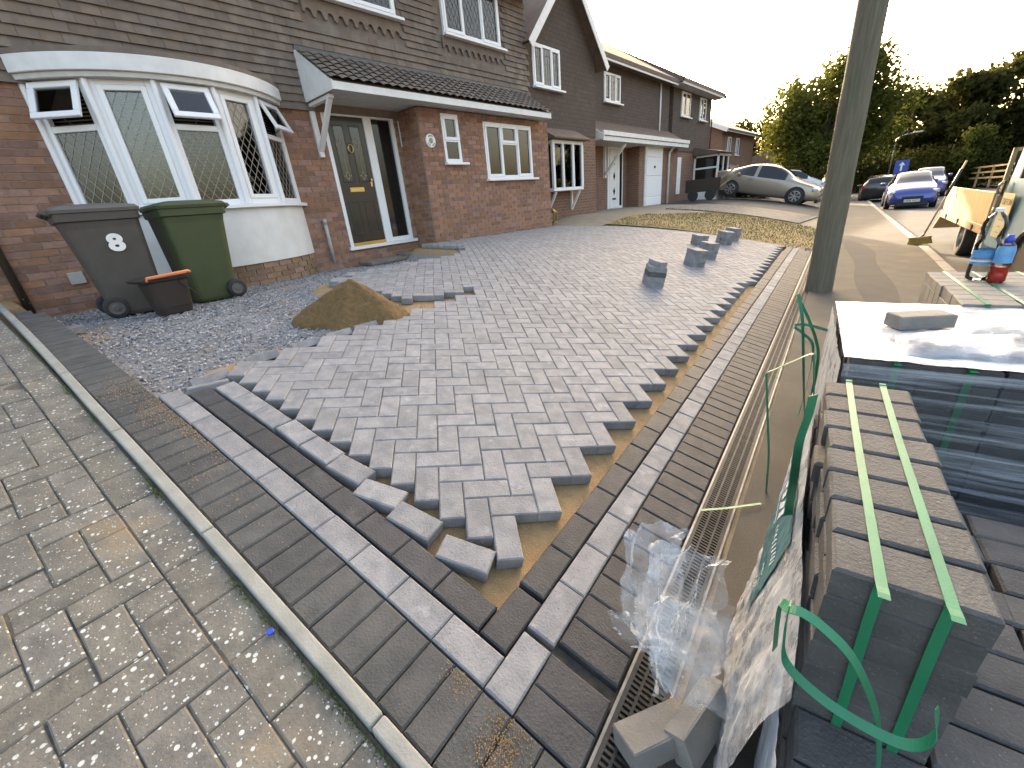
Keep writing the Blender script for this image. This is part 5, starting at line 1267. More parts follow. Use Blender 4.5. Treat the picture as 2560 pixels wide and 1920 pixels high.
# lettering reads along the side facing the footpath (-X): left to right is -Y
for (txt, sz_, yc, zc_) in (('CLIFTON', .105, -.74, 1.0), ('- -- ---- --', .07, -.74, .88), ('- ---- ---', .07, -.74, .80), ('-----', .07, -.74, .72), ('------', .07, -.74, .65)):
    me_ = text_mesh(txt, sz_, .001, 'sign_ink'); link('sign_lettering', me_, cb, Matrix(((0, 0, -1, -.014), (-1, 0, 0, yc), (0, 1, 0, zc_), (0, 0, 0, 1))))
F_ = MB(); F_.bar((-.04, -2.0, 1.45), (-.16, -2.0, 1.5), .02, .02, 'metal_dark'); F_.box(-.24, -.13, -2.03, -1.96, 1.30, 1.66, 'metal_dark'); part('mirror', bv=.015, par=cb)
# tarpaulin heap on the bed
def tarp_fn(u, v):
    a_, b_ = u * 2 - 1, v * 2 - 1; r = min(1, math.hypot(a_, b_))
    return TM @ Vector((.95 + .62 * a_, 1.45 + 1.15 * b_, .672 + .66 * (1 - r ** 2) ** .8 * (.75 + .4 * wrinkle(a_ * .3, b_ * .3, 71)) + .0))
tag(link('tarpaulin', grid_mesh('tarpaulin', tarp_fn, np.linspace(0, 1, 40), np.linspace(0, 1, 40), 'tarp_blue')), 'crumpled dark blue tarpaulin heaped on the truck bed', 'tarpaulin')

# ================================================================== cars
def smooth1(a, n=2):
    a = np.array(a, float)
    for _ in range(n): a[1:-1] = .25 * a[:-2] + .5 * a[1:-1] + .25 * a[2:]
    return a
def car(label, M4, Lh, Wd, st, paint, group=None, wheels=(), wr=.32, glass=(), screen=(), lights='front', spokes=7, plate=None, cat='car'):
    """st: rows (x, z_low, z_belt, z_top, half width at sill, at belt, at top); +x is the nose"""
    c = thing('parked_car', label, cat, group, M4); st = np.array(st, float); xs = np.linspace(st[0, 0], st[-1, 0], 64); D = [smooth1(np.interp(xs, st[:, 0], st[:, k])) for k in range(1, 7)]
    rings = []
    for i, x in enumerate(xs):
        zl, zb_, zt_, wl, wb_, wt_ = (d[i] for d in D); zm = zl + (zb_ - zl) * .45
        half = [(0, zl), (wl * .86, zl), (wl * .97, zl + .05), (wl, zl + .14), (max(wl, wb_) * 1.005, zm), (wb_ * 1.0, zb_ - .09), (wb_ * .975, zb_), (wb_ * .95 * .35 + wt_ * .65, zb_ + (zt_ - zb_) * .62), (wt_, zt_ - .035 * min(1, (zt_ - zb_) / .2)), (wt_ * .82, zt_ + .012), (0, zt_ + .03)]
        rings.append([(x, y, z) for y, z in half] + [(x, -y, z) for y, z in half[-2:0:-1]])
    n = len(rings[0]); V = [p for r in rings for p in r]; body = MB(); gl_ = MB(); fb = []; fg = []
    for i in range(len(xs) - 1):
        xm = (xs[i] + xs[i + 1]) / 2
        for k in range(n):
            q = (i * n + k, i * n + (k + 1) % n, (i + 1) * n + (k + 1) % n, (i + 1) * n + k); kk = k if k < 10 else n - 1 - k
            isg = (kk in (6, 7) and any(a_ < xm < b_ for a_, b_ in glass)) or (kk in (8, 9) and any(a_ < xm < b_ for a_, b_ in screen)) or (kk == 7 and any(a_ < xm < b_ for a_, b_ in screen) and False)
            (fg if isg else fb).append(q)
    fb += [tuple(range(n - 1, -1, -1)), tuple(range((len(xs) - 1) * n, len(xs) * n))]
    body.add(V, fb, paint); bo = body.build('body', parent=c, smooth=True)
    gl_.add(V, fg, 'car_glass'); gm_ = gl_.build('window', parent=c, smooth=True)
    for o in (bo, gm_):
        bm = bmesh.new(); bm.from_mesh(o.data); bmesh.ops.delete(bm, geom=[v for v in bm.verts if not v.link_faces], context='VERTS'); bm.to_mesh(o.data); bm.free()
    wmax = Wd / 2
    for x in wheels:
        for sy in (-1, 1):
            f = MB(); f.lathe([(0, .0), (wr * 1.16, .0), (wr * 1.18, -.03)], 30, 'car_dark', Matrix.Translation((x, sy * (wmax + .004), wr)) @ Matrix.Rotation(-sy * math.pi / 2, 4, 'X')); f.build('wheel_arch', parent=c)
            road_wheel(c, Matrix.Translation((x, sy * (wmax - .085), wr)) @ Matrix.Rotation(-sy * math.pi / 2, 4, 'X'), wr, .20, spokes, 'alloy', .68)
    xn, xt = st[-1, 0], st[0, 0]
    f = MB()
    for sy in (-1, 1):
        T = Matrix.Translation((xn - .27, sy * wmax * .74, np.interp(xn - .3, st[:, 0], st[:, 2]) - .10)) @ Matrix.Rotation(-sy * .55, 4, 'Z')
        f2 = MB(); loft(f2, [[tuple(T @ Vector((dx, p, q))) for p, q in rrect(w_, h_, .03)] for (dx, w_, h_) in ((-.12, .36, .15), (.06, .34, .14), (.11, .26, .08))], 'lamp_clear'); f2.build('headlight', parent=c, smooth=True)
        T = Matrix.Translation((xt + .14, sy * wmax * .80, np.interp(xt + .2, st[:, 0], st[:, 2]) - .12))
        f2 = MB(); loft(f2, [[tuple(T @ Vector((dx, p, q))) for p, q in rrect(w_, h_, .03)] for (dx, w_, h_) in ((.1, .24, .28), (-.08, .22, .26), (-.11, .16, .18))], 'lamp_red'); f2.build('tail_light', parent=c, smooth=True)
        f2 = MB(); xm_ = screen[0][1] - .25 if screen else .6; loft(f2, [[(xm_ + dx, sy * (wmax + .10) + p, 1.0 + q) for p, q in rrect(w_, h_, .03)] for (dx, w_, h_) in ((-.06, .15, .10), (.0, .19, .14), (.06, .12, .08))], paint); f2.bar((xm_, sy * (wmax - .06), .96), (xm_, sy * (wmax + .06), .98), .04, .03, 'car_dark'); f2.build('mirror', parent=c, smooth=True)
    f = MB(); zn = float(np.interp(xn - .05, st[:, 0], st[:, 2])); f.box(xn - .09, xn + .012, -wmax * .42, wmax * .42, zn - .24, zn - .10, 'car_dark'); f.box(xn - .12, xn + .008, -wmax * .62, wmax * .62, zn - .50, zn - .34, 'car_dark'); bevel(f.build('grille', parent=c), .03, 2)
    if plate:
        f = MB(); f.box(xn + .010, xn + .022, -.26, .26, zn - .335, zn - .225, 'plate_white'); po = f.build('number_plate', parent=c)
        link('plate_lettering', text_mesh(plate, .105, .001, 'ink'), po, Matrix(((0, 0, 1, xn + .0235), (1, 0, 0, 0), (0, 1, 0, zn - .28), (0, 0, 0, 1))))
    for x in np.linspace(glass[0][1] + .03, glass[-1][0] - .03, 2) if len(glass) > 1 else []:
        for sy in (-1, 1): f = MB(); f.box(x - .26, x - .10, sy * wmax * .99 - .012, sy * wmax * .99 + .012, .80, .825, paint); f.build('door_handle', parent=c)
    return c
sal = [(-2.31, .42, .86, .90, .66, .70, .55), (-2.20, .30, .98, 1.03, .80, .82, .62), (-1.75, .22, .99, 1.08, .90, .90, .62), (-1.25, .20, .98, 1.24, .92, .91, .60), (-.75, .19, .96, 1.41, .925, .915, .58), (-.2, .18, .945, 1.465, .93, .92, .58), (.25, .18, .93, 1.45, .93, .92, .58), (.70, .18, .92, 1.30, .93, .92, .60), (1.12, .19, .91, 1.02, .925, .91, .64), (1.5, .20, .87, .91, .92, .89, .66), (1.95, .20, .79, .82, .89, .85, .62), (2.22, .22, .68, .71, .80, .76, .55), (2.31, .30, .58, .60, .68, .62, .45)]
slope_v = math.atan2(.57, 2.77)
car('gold metallic saloon car parked nose down on the next drive', Matrix.Translation((-4.92, 24.55, .60)) @ Matrix.Rotation(slope_v, 4, 'Y') @ Matrix.Rotation(rad(-1), 4, 'Z'), 4.62, 1.86, sal, 'car_gold', None, (-1.34, 1.43), .335, ((-1.45, -.46), (-.36, .86)), ((-1.72, -.85), (.42, 1.08)))
hat = [(-1.95, .40, .88, .92, .62, .66, .52), (-1.88, .26, .98, 1.12, .76, .78, .58), (-1.65, .20, 1.0, 1.36, .82, .82, .56), (-1.2, .18, .98, 1.44, .84, .835, .56), (-.4, .17, .955, 1.475, .845, .84, .57), (.1, .17, .94, 1.45, .845, .84, .57), (.55, .17, .93, 1.27, .845, .83, .58), (1.0, .18, .92, 1.02, .84, .82, .60), (1.35, .19, .87, .91, .83, .79, .60), (1.7, .20, .78, .81, .79, .74, .56), (1.88, .22, .66, .68, .72, .66, .50), (1.95, .28, .56, .58, .60, .54, .42)]
def road_z(x, y): return zg(x, y)
car('blue hatchback parked facing along the kerb with a white number plate', Matrix.Translation((.42, 28.1, zg(.6, 26.5) + .03)) @ Matrix.Rotation(rad(-90 + 3.5), 4, 'Z'), 3.9, 1.69, hat, 'car_blue', None, (-1.25, 1.23), .30, ((-1.55, -.62), (-.52, .72)), ((-1.88, -1.4), (.22, .95)), plate='LB08 WFO')
car('black estate car parked behind the blue hatchback', Matrix.Translation((-1.0, 36.5, zg(-.2, 36) + .03)) @ Matrix.Rotation(rad(94), 4, 'Z'), 3.9, 1.69, hat, 'car_black', None, (-1.25, 1.23), .30, ((-1.55, -.62), (-.52, .72)), ((-1.88, -1.4), (.22, .95)))
car('violet blue people carrier beyond the blue hatchback', Matrix.Translation((1.35, 40.0, zg(1.5, 40) + .1)) @ Matrix.Rotation(rad(-92), 4, 'Z') @ Matrix.Diagonal((1.1, 1.08, 1.15, 1)), 3.9, 1.69, hat, 'car_violet', None, (-1.25, 1.23), .30, ((-1.55, -.62), (-.52, .72)), ((-1.88, -1.4), (.22, .95)))
car('white nosed dark hatchback half hidden behind the gold saloon', Matrix.Translation((-6.1, 40.0, zg(-6.1, 40) + .05)) @ Matrix.Rotation(rad(8), 4, 'Y') @ Matrix.Rotation(rad(10), 4, 'Z'), 3.9, 1.69, hat, 'car_white', None, (-1.25, 1.23), .30, ((-1.55, -.62), (-.52, .72)), ((-1.88, -1.4), (.22, .95)))

# ================================================================== neighbouring houses
def simple_window(par, X, y0, y1, z0, z1, parts=2, back='net_curtain', cill=True, lead=None):
    return window(par, X, y0, y1, z0, z1, [(i / parts, (i + 1) / parts, 0, 1, i % 2 == 0) for i in range(parts)], lead, back, cill, .055, .07)
nh = thing('house', 'brick house next door with a pointed gable and white porch panel', 'house')
f = MB(); f.box(-12, -7.0, 9.22, 12.3, .2, 3.0, 'far_brickwork'); f.build('lower_wall', parent=nh)
f = MB(); f.box(-12, -6.985, 9.22, 12.3, 3.0, 4.85, 'far_tilework'); f.add([(-6.985, 9.22, 4.85), (-6.985, 12.3, 4.85), (-6.985, 10.72, 6.35), (-12, 9.22, 4.85), (-12, 12.3, 4.85), (-12, 10.72, 6.35)], [(0, 1, 2), (3, 5, 4)], 'far_tilework'); f.build('upper_wall', parent=nh)
f = MB(); f.add([(-6.7, 9.0, 4.66), (-6.7, 10.72, 6.48), (-14, 10.72, 6.48), (-14, 9.0, 4.66), (-6.7, 12.52, 4.66), (-14, 12.52, 4.66), (-6.7, 9.0, 4.60), (-6.7, 10.72, 6.40), (-14, 10.72, 6.40), (-14, 9.0, 4.6), (-6.7, 12.52, 4.6), (-14, 12.52, 4.6)], [(0, 1, 2, 3), (1, 4, 5, 2), (6, 9, 8, 7), (7, 8, 11, 10), (0, 6, 7, 1), (1, 7, 10, 4)], 'roof_tile'); f.build('gable_roof', parent=nh)
f = MB()
for (a_, b_) in (((9.02, 4.60), (10.72, 6.40)), ((12.50, 4.60), (10.72, 6.40))): f.bar((-6.69, a_[0], a_[1]), (-6.69, b_[0], b_[1]), .02, .17, 'paint_white', up=(0, 0, 1))
f.build('barge_board', parent=nh)
simple_window(nh, -6.96, 9.42, 10.55, 3.94, 4.78, 3, lead=(.10, 1.6, .007, 'lead', True))
# boxed window with its own little roof
bw = link('box_window', None, nh)
f = MB(); f.box(-7.0, -6.66, 9.62, 11.05, 1.64, 1.72, 'upvc'); f.box(-7.0, -6.66, 9.62, 11.05, 2.72, 2.80, 'upvc'); bevel(f.build('casing', parent=bw), .006, 1)
window(bw, -6.655, 9.62, 11.05, 1.72, 2.72, three, None, 'dark_room') if False else None
f = MB()
for (a_, b_) in ((9.62, 9.70), (10.05, 10.12), (10.52, 10.60), (10.97, 11.05)): f.box(-6.72, -6.655, a_, b_, 1.72, 2.72, 'upvc')
f.box(-6.99, -6.93, 9.62, 9.69, 1.72, 2.72, 'upvc'); f.build('frame', parent=bw)
for (a_, b_) in ((9.70, 10.05), (10.12, 10.52), (10.60, 10.97)): f = MB(); f.box(-6.70, -6.69, a_, b_, 1.72, 2.72, 'glass'); f.build('pane', parent=bw)
f = MB(); f.box(-6.99, -6.98, 9.62, 11.05, 1.72, 2.72, 'dark_room'); f.build('backing', parent=bw)
f = MB(); f.prism([(-7.0, 3.12), (-6.5, 2.84), (-6.5, 2.81), (-7.0, 2.81)], 9.50, 11.18, 'roof_tile'); f.build('hood', parent=bw)
for y in (9.75, 10.9): f = MB(); f.bar((-6.97, y, 1.15), (-6.97, y, 1.64), .06, .05, 'paint_white'); f.bar((-6.95, y, 1.2), (-6.70, y, 1.62), .05, .05, 'paint_white'); f.build('bracket', parent=bw)
# recessed door, garage and long upper floor
f = MB(); f.box(-12.5, -8.0, 12.3, 20.2, .2, 3.1, 'far_brickwork'); f.box(-8.0, -7.5, 16.4, 20.2, .2, 3.1, 'far_brickwork'); f.build('main_wall', parent=nh)
f = MB(); f.box(-12.5, -7.98, 12.3, 20.2, 3.1, 5.42, 'far_tilework'); f.build('main_upper_wall', parent=nh)
f = MB(); f.prism([(-7.6, 5.34), (-7.6, 5.46), (-10.4, 7.2), (-13.4, 5.4), (-13.4, 5.3)], 12.3, 20.2, 'roof_tile'); f.box(-7.66, -7.62, 12.3, 20.2, 5.28, 5.44, 'paint_white'); f.build('main_roof', parent=nh)
f = MB(); f.prism([(-8.0, 3.0), (-7.05, 3.0), (-7.05, 3.12), (-8.0, 3.75)], 12.9, 12.93, 'paint_white'); f.build('porch_panel', parent=nh)
f = MB(); f.prism([(-8.0, 3.72), (-7.1, 3.14), (-7.1, 3.10), (-8.0, 3.66)], 12.94, 20.3, 'roof_tile'); f.box(-7.12, -7.06, 12.94, 20.3, 3.12, 3.24, 'paint_white'); f.box(-8.0, -7.12, 12.94, 20.3, 2.98, 3.0, 'board_grain'); f.box(-7.14, -7.10, 12.94, 20.3, 2.98, 3.10, 'paint_white'); f.build('porch_roof', parent=nh)
nd = link('front_door', None, nh); f = MB(); f.box(-8.0, -7.96, 14.85, 16.0, .90, 3.0, 'upvc'); f.build('frame', parent=nd)
f = MB(); f.box(-7.96, -7.94, 14.95, 15.62, .98, 2.92, 'paint_white'); bevel(f.build('door_leaf', parent=nd), .01, 1)
f = MB(); f.box(-7.96, -7.945, 15.74, 15.90, 1.05, 2.92, 'car_glass'); f.build('sidelight', parent=nd)
for zz in (1.55, 2.05, 2.55):
    f = MB(); f.add([(-7.937, 15.28, zz - .15), (-7.937, 15.36, zz), (-7.937, 15.28, zz + .15), (-7.937, 15.20, zz), (-7.945, 15.28, zz - .15), (-7.945, 15.36, zz), (-7.945, 15.28, zz + .15), (-7.945, 15.20, zz)], [(0, 1, 2, 3), (0, 4, 5, 1), (1, 5, 6, 2), (2, 6, 7, 3), (3, 7, 4, 0)], 'car_glass'); f.build('diamond_pane', parent=nd)
f = MB(); f.box(-7.94, -7.93, 15.16, 15.40, 1.26, 1.33, 'metal_dark'); f.build('letterbox', parent=nd)
f = MB(); f.bar((-7.96, 14.62, 2.0), (-7.96, 14.62, 2.98), .09, .09, 'paint_white'); f.bar((-7.94, 14.62, 2.1), (-7.2, 14.62, 2.96), .09, .08, 'paint_white'); f.build('porch_bracket', parent=nh)
gd = link('garage_door', None, nh); f = MB(); f.box(-7.5, -7.46, 16.85, 18.48, .85, 2.98, 'paint_white'); f.build('frame', parent=gd)
for (z0, z1) in ((.92, 1.22), (1.24, 1.95), (1.99, 2.62), (2.64, 2.92)): f = MB(); f.box(-7.46, -7.44, 16.95, 18.38, z0, z1, 'upvc'); bevel(f.build('panel', parent=gd), .012, 1)
f = MB(); f.box(-7.44, -7.42, 17.6, 17.72, 2.25, 2.33, 'metal_dark'); f.build('handle', parent=gd)
f = MB(); f.tube([(-7.12, 19.05, 3.1), (-7.3, 19.05, 2.95), (-7.42, 19.05, 2.8), (-7.42, 19.05, .7)], .04, 10, 'paint_white'); f.tube([(-7.95, 19.2, 5.3), (-7.95, 19.2, 3.2)], .035, 10, 'paint_white'); f.build('downpipe', parent=nh, smooth=True)
simple_window(nh, -7.95, 14.6, 15.75, 4.3, 5.12, 3, lead=(.12, 1.5, .008, 'lead', True))
# third house
th = thing('house', 'brown tile hung house with two tall upper windows beyond the porch house', 'house')
f = MB(); f.box(-14, -8.0, 20.6, 25.7, .1, 3.0, 'far_brickwork'); f.build('lower_wall', parent=th)
f = MB(); f.box(-14, -7.97, 20.6, 25.7, 3.0, 5.45, 'far_tilework'); f.build('upper_wall', parent=th)
f = MB(); f.prism([(-7.45, 5.42), (-7.45, 5.56), (-10.9, 7.5), (-14.5, 5.5), (-14.5, 5.38)], 20.3, 26.1, 'roof_tile'); f.box(-7.50, -7.46, 20.3, 26.1, 5.34, 5.54, 'board_grain'); f.box(-7.97, -7.5, 20.3, 26.1, 5.36, 5.38, 'board_grain'); f.build('roof', parent=th)
f = MB(); f.tube([(-7.42, 26.0, 5.45), (-7.42, 26.0, 5.30), (-7.85, 25.75, 5.0), (-7.92, 25.72, 4.8), (-7.92, 25.72, .6)], .035, 10, 'metal_dark'); f.build('downpipe', parent=th, smooth=True)
simple_window(th, -7.93, 21.5, 22.6, 4.36, 5.3, 2); simple_window(th, -7.93, 23.9, 24.8, 4.36, 5.3, 2)
f = MB(); f.box(-8.0, -7.95, 20.8, 21.9, 1.2, 2.75, 'paint_white'); f.build('garage_door', parent=th)
pc = link('porch', None, th); f = MB()
for (x, y) in ((-7.98, 23.7), (-6.9, 23.7), (-6.9, 25.3), (-6.9, 24.5)): f.box(x, x + .08, y, y + .08, .95, 2.8, 'paint_white')
f.box(-7.98, -6.82, 23.7, 25.38, 2.72, 2.82, 'paint_white'); f.box(-7.98, -6.82, 23.7, 25.38, .7, 1.2, 'paint_white'); f.box(-7.9, -6.86, 23.74, 25.3, 2.2, 2.28, 'paint_white'); f.build('frame', parent=pc)
f = MB(); f.box(-7.95, -6.87, 23.745, 23.75, 1.2, 2.75, 'car_glass'); f.box(-6.865, -6.86, 23.78, 25.3, 1.2, 2.75, 'car_glass'); f.build('glazing', parent=pc)
f = MB(); f.prism([(-8.0, 3.2), (-6.6, 2.86), (-6.6, 2.83), (-8.0, 2.83)], 23.5, 25.7, 'roof_tile'); f.build('roof', parent=pc)
# trailer-like cart and bins by the third house
ct = thing('garden_cart', 'brown wooden box trailer standing by the downpipe', 'trailer', None, Matrix.Translation((-6.3, 20.4, zg(-6.3, 20.4) + .06)))
f = MB(); f.box(-.7, .7, -.45, .45, .35, .85, 'board_grain'); f.mats = []; f.m = []; f.build('body', 'brown_pipe', ct)
for x in (-.35, .35): f = MB(); f.lathe([(0, -.06), (.2, -.06), (.22, 0), (.2, .06), (0, .06)], 20, 'rubber', Matrix.Translation((x, -.5, .22)) @ Matrix.Rotation(math.pi / 2, 4, 'X')); f.build('wheel', parent=ct)
f = MB(); f.bar((.7, -.4, .8), (1.3, -.4, 1.2), .05, .05, 'wood'); f.bar((.7, -.4, .5), (1.3, -.4, .9), .05, .05, 'wood'); f.build('drawbar', parent=ct)
# houses farther along
fh = thing('house', 'red brick house with white bargeboards farther along the street', 'house')
f = MB(); f.box(-17, -10.0, 35, 44, -.4, 4.9, 'far_brickwork'); f.add([(-10, 35, 4.9), (-17, 35, 4.9), (-13.5, 35, 6.6), (-10, 44, 4.9), (-17, 44, 4.9), (-13.5, 44, 6.6)], [(0, 2, 1), (3, 4, 5)], 'far_brickwork'); f.build('wall', parent=fh)
f = MB(); f.prism([(-9.5, 4.75), (-9.5, 4.9), (-13.5, 6.75), (-17.4, 4.9), (-17.4, 4.75), (-13.5, 6.55)], 34.6, 44.4, 'roof_tile'); f.build('roof', parent=fh)
f = MB(); f.bar((-9.55, 34.58, 4.8), (-13.5, 34.58, 6.62), .03, .25, 'paint_white'); f.bar((-9.52, 34.6, 4.82), (-9.52, 44.4, 4.82), .03, .2, 'paint_white'); f.build('bargeboard', parent=fh)
simple_window(fh, -9.97, 36.4, 37.3, 3.4, 4.55, 2); simple_window(fh, -9.97, 38.6, 39.5, 3.4, 4.55, 2)
lh = link('low_extension', None, fh); f = MB(); f.box(-10, -8.2, 33, 36, -.3, 2.0, 'far_brickwork'); f.build('wall', parent=lh); f = MB(); f.prism([(-10, 2.9), (-7.9, 2.0), (-7.9, 1.9), (-10, 1.95)], 32.6, 36.4, 'roof_tile'); f.box(-7.95, -7.9, 32.6, 36.4, 1.8, 2.02, 'paint_white'); f.build('roof', parent=lh)
bh = thing('bungalow', 'low building with a white framed glazed lean-to behind the gold car', 'house')
f = MB(); f.box(-16, -7.2, 58, 66, -.8, 2.6, 'far_brickwork'); f.build('wall', parent=bh)
f = MB(); f.prism([(-16.5, 2.5), (-11.6, 4.6), (-6.8, 2.5), (-6.8, 2.4), (-16.5, 2.4)], 57.6, 66.4, 'roof_tile'); f.build('roof', parent=bh)
f = MB()
for i in range(8): f.box(-11.0 + i * .42, -10.92 + i * .42, 56.5, 56.58, .4, 2.9, 'paint_white')
f.box(-11.0, -7.98, 56.5, 56.58, 2.75, 2.95, 'paint_white'); f.box(-11.0, -7.98, 56.5, 56.58, 1.9, 2.0, 'paint_white'); f.build('lean_to_frame', parent=bh)
f = MB(); f.box(-11.0, -8.0, 56.6, 56.64, .4, 2.9, 'car_glass'); f.build('lean_to_glass', parent=bh)
b2 = thing('bungalow', 'brick bungalow with a white window behind the telegraph pole', 'house')
f = MB(); f.box(-5.6, -2.0, 55, 60, -.8, 2.4, 'far_brickwork'); f.build('wall', parent=b2)
f = MB(); f.prism([(-6, 2.4), (-3.8, 3.6), (-1.7, 2.4)], 54.6, 60.4, 'roof_tile'); f.build('roof', parent=b2)
f = MB(); f.box(-4.2, -2.9, 54.93, 54.99, 1.0, 2.2, 'paint_white'); f.build('window_frame', parent=b2); f = MB()
for x in (-4.1, -3.5): f.box(x, x + .5, 54.91, 54.925, 1.1, 2.1, 'car_glass')
f.build('window_glass', parent=b2)
# lantern by the box window
ln = thing('garden_lantern', 'small brass lantern on the ground below the boxed window', 'lantern', None, Matrix.Translation((-6.62, 9.45, zg(-6.62, 9.45) + .02)))
f = MB(); f.cbox((0, 0, .02), (.16, .16, .04), 'brass'); f.cbox((0, 0, .26), (.16, .16, .03), 'brass')
for (x, y) in ((-.07, -.07), (.07, -.07), (-.07, .07), (.07, .07)): f.cbox((x, y, .14), (.014, .014, .22), 'brass')
f.lathe([(.09, .275), (.03, .32), (.03, .34), (0, .345)], 12, 'brass'); f.build('frame', parent=ln); f = MB(); f.cbox((0, 0, .14), (.125, .125, .2), 'bottle'); f.build('glass', parent=ln)

# ================================================================== street furniture far off
def lamp_post(x, y, h, label, arm=1.0):
    l_ = thing('street_lamp', label, 'street lamp', None, Matrix.Translation((x, y, zg(x, y) - .1)))
    f = MB(); f.tube([(0, 0, 0), (0, 0, h * .8), (0, 0, h), (.25 * arm, 0, h + .25), (arm, 0, h + .36)], [.07, .055, .045, .04, .035], 8, 'metal_grey'); f.build('column', parent=l_, smooth=True)
    f = MB(); f.cbox((arm + .25, 0, h + .38), (.6, .2, .1), 'paint_white'); bevel(f.build('lantern', parent=l_), .03, 2)
lamp_post(-.9, 52, 4.3, 'grey street lamp with a white lantern before the wood'); lamp_post(4.6, 62, 4.6, 'distant street lamp in front of the bright bushes', .8)
sg = thing('road_sign', 'blue rectangular road sign with a white arrow and plate', 'road sign', None, Matrix.Translation((-.12, 41, zg(-.12, 41))))
f = MB(); f.tube([(0, .03, -.1), (0, .03, 2.3)], .035, 8, 'metal_grey'); f.build('post', parent=sg); f = MB(); f.box(-.36, .36, -.01, .01, 1.55, 2.35, 'sign_blue'); f.build('panel', parent=sg)
f = MB(); f.box(-.05, .05, -.02, -.0105, 1.7, 2.05, 'label_white'); f.add([(-.16, -.02, 2.03), (.16, -.02, 2.03), (0, -.02, 2.24)], [(0, 1, 2)], 'label_white'); f.build('arrow', parent=sg); f = MB(); f.box(-.33, .33, -.012, .01, 1.22, 1.50, 'plate_white'); f.build('plate', parent=sg)
fe = thing('rail_fence', 'pale wooden post and rail fence on the verge across the road', 'fence')
fA, fB = Vector((3.9, 52, zr(52) + .1)), Vector((8.2, 30, zr(30) + .25))
for k in range(10):
    p_ = fA.lerp(fB, k / 9); f = MB(); f.box(-.06, .06, -.05, .05, -.3, 1.15, 'wood', Matrix.Translation(p_)); f.build('post', parent=fe)
for h_ in (.35, .72, 1.08): f = MB(); f.bar(fA + Vector((0, -.07, h_)), fB + Vector((0, -.07, h_)), .04, .11, 'wood'); f.build('rail', parent=fe)

# ================================================================== trees
def crown_mesh(name, blobs, n, leaf, mat_, seed=1):
    r = np.random.default_rng(seed); w_ = np.array([b[3] * b[4] * b[5] for b in blobs]) ** .75; w_ /= w_.sum(); V = []; cnt = r.multinomial(n, w_)
    for b, c in zip(blobs, cnt):
        d = r.normal(size=(c, 3)); d /= np.linalg.norm(d, axis=1)[:, None]; rr = r.uniform(0, 1, (c, 1)) ** .42
        V.append(np.array(b[:3]) + d * rr * np.array(b[3:6]) * (1 + .13 * r.normal(size=(c, 1))))
    C_ = np.concatenate(V); m = len(C_); a = r.normal(size=(m, 3)); a /= np.linalg.norm(a, axis=1)[:, None]; b_ = np.cross(a, r.normal(size=(m, 3))); b_ /= np.linalg.norm(b_, axis=1)[:, None]
    s_ = leaf * r.uniform(.55, 1.35, (m, 1)); P_ = np.stack([C_ - a * s_, C_ + b_ * s_ * .55, C_ + a * s_, C_ - b_ * s_ * .55], 1).reshape(-1, 3)
    return npmesh(name, P_, np.arange(4 * m).reshape(-1, 4), mat_)
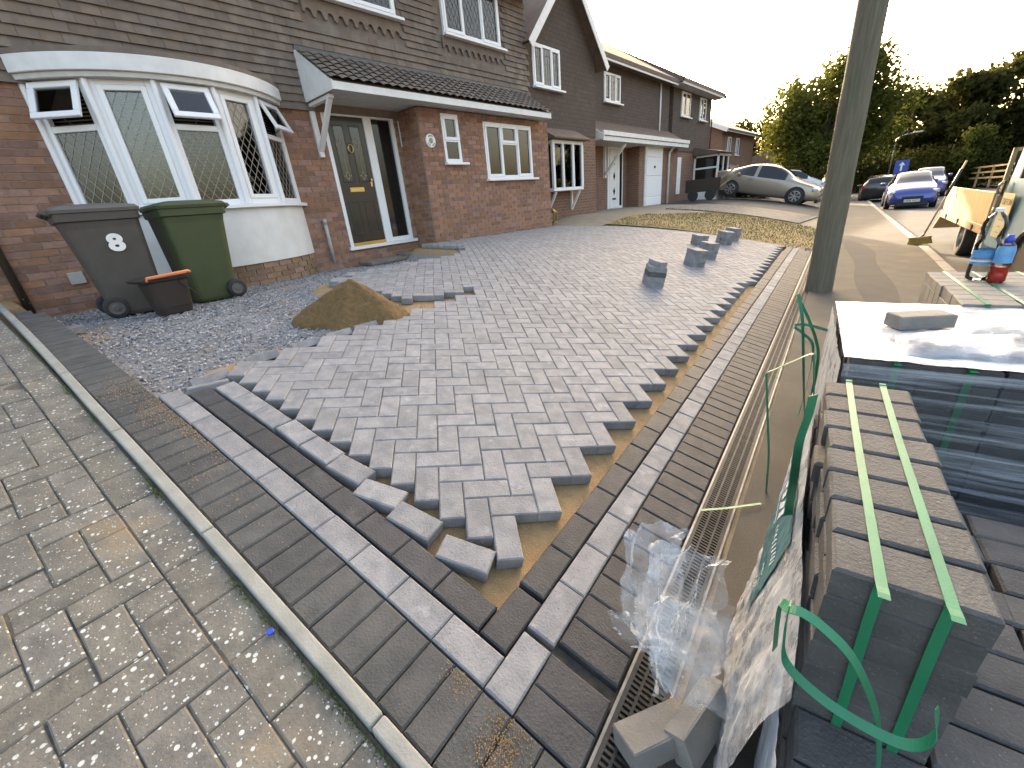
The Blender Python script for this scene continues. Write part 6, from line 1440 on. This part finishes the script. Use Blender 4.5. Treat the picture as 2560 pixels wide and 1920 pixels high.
def tree(label, x, y, h, cr, seed, mat_='leaf_wood', n=5000, leaf=.22, zb=None, nb=16, group=None, trunk=.18, low=.25, nm='tree'):
    r = random.Random(seed); z0 = (zg(x, y) if abs(x) < 10 else zr(y)) - .2 if zb is None else zb
    t = thing(nm, label, 'tree', group, Matrix.Translation((x, y, z0))); f = MB()
    f.tube([(0, 0, 0), (r.uniform(-.1, .1), 0, h * .2), (r.uniform(-.2, .2), r.uniform(-.2, .2), h * .45), (r.uniform(-.3, .3), 0, h * .8)], [trunk * 1.25, trunk, trunk * .75, trunk * .25], 9, 'bark'); blobs = []
    for k in range(nb):
        t_ = r.uniform(0, 6.283); q = r.uniform(.1, 1) ** .6; zz = h * (low + (1 - low) * r.uniform(.05, .95)); rad_ = cr * math.sin(math.pi * min(.97, max(.12, (zz / h - low * .7) / (1.06 - low * .7)))) ** .6
        bx, by = math.cos(t_) * q * rad_ * .8, math.sin(t_) * q * rad_ * .8; s_ = cr * r.uniform(.24, .42); blobs.append((bx, by, min(zz, h - s_ * .5), s_, s_, s_ * .8))
        if k < 9: f.tube([(0, 0, h * r.uniform(.2, .4)), (bx * .5, by * .5, zz * .72), (bx, by, zz)], [trunk * .45, trunk * .28, trunk * .1], 6, 'bark')
    f.build('trunk', parent=t, smooth=True); link('crown', crown_mesh('crown', blobs, n, leaf, mat_, seed), t); return t
tree('large sunlit broadleaf tree beside the street with sky showing through', -5.3, 46, 9.3, 5.2, 3, 'leaf_tree', 26000, .17, nb=40, trunk=.34, low=.22)
lab = 'dark broadleaf tree in the wood at the end of the street'
for i, (x, y, h, c) in enumerate(((-.5, 62, 9.0, 4.2), (3.5, 60, 9.3, 4.2), (7.5, 62, 10.5, 4.6), (11.5, 58, 12.0, 5.0), (15.5, 60, 12.5, 5.0), (9.5, 50, 9.2, 3.6), (14, 48, 12.5, 4.8), (1.5, 70, 10.5, 4.5), (-6, 72, 9.5, 4.5), (19, 52, 13, 5), (-11, 80, 10, 5), (-17, 84, 10.5, 5.5), (-23, 86, 11.5, 6), (-29, 92, 13, 7))):
    tree(lab, x, y, h, c, 20 + i, 'leaf_wood', 6500, .26, nb=22, group='trees of the wood', low=.05)
tree('yellow green bush lit from behind beyond the rail fence', 7.6, 42, 4.6, 2.6, 61, 'leaf_bright', 7000, .13, nb=18, low=.0, nm='bush'); tree('pale green bush between the lamp and the wood', 2.9, 52, 4.6, 2.4, 62, 'leaf_tree', 6000, .14, nb=16, low=.0, nm='bush'); tree('tall yellow green bush at the right end of the rail fence', 9.4, 33, 4.4, 2.0, 63, 'leaf_bright', 6000, .12, nb=16, low=.0, nm='bush')
hg = thing('hedge', 'clipped dark hedge behind the parked cars', 'hedge'); blobs = [(-3.2 + k * .65, 54 - k * .25, 1.0, .7, .7, 1.9) for k in range(14)]
link('foliage', crown_mesh('foliage', blobs, 9000, .11, 'leaf_hedge', 9), hg)
hg = thing('hedge', 'shaggy dark shrub by the porch of the tile hung house', 'shrub'); link('foliage', crown_mesh('foliage', [(-7.0 + .5 * k, 26.5 + .1 * k, .9, .6, .6, 1.3 - .2 * k) for k in range(4)], 5000, .06, 'leaf_hedge', 12), hg)
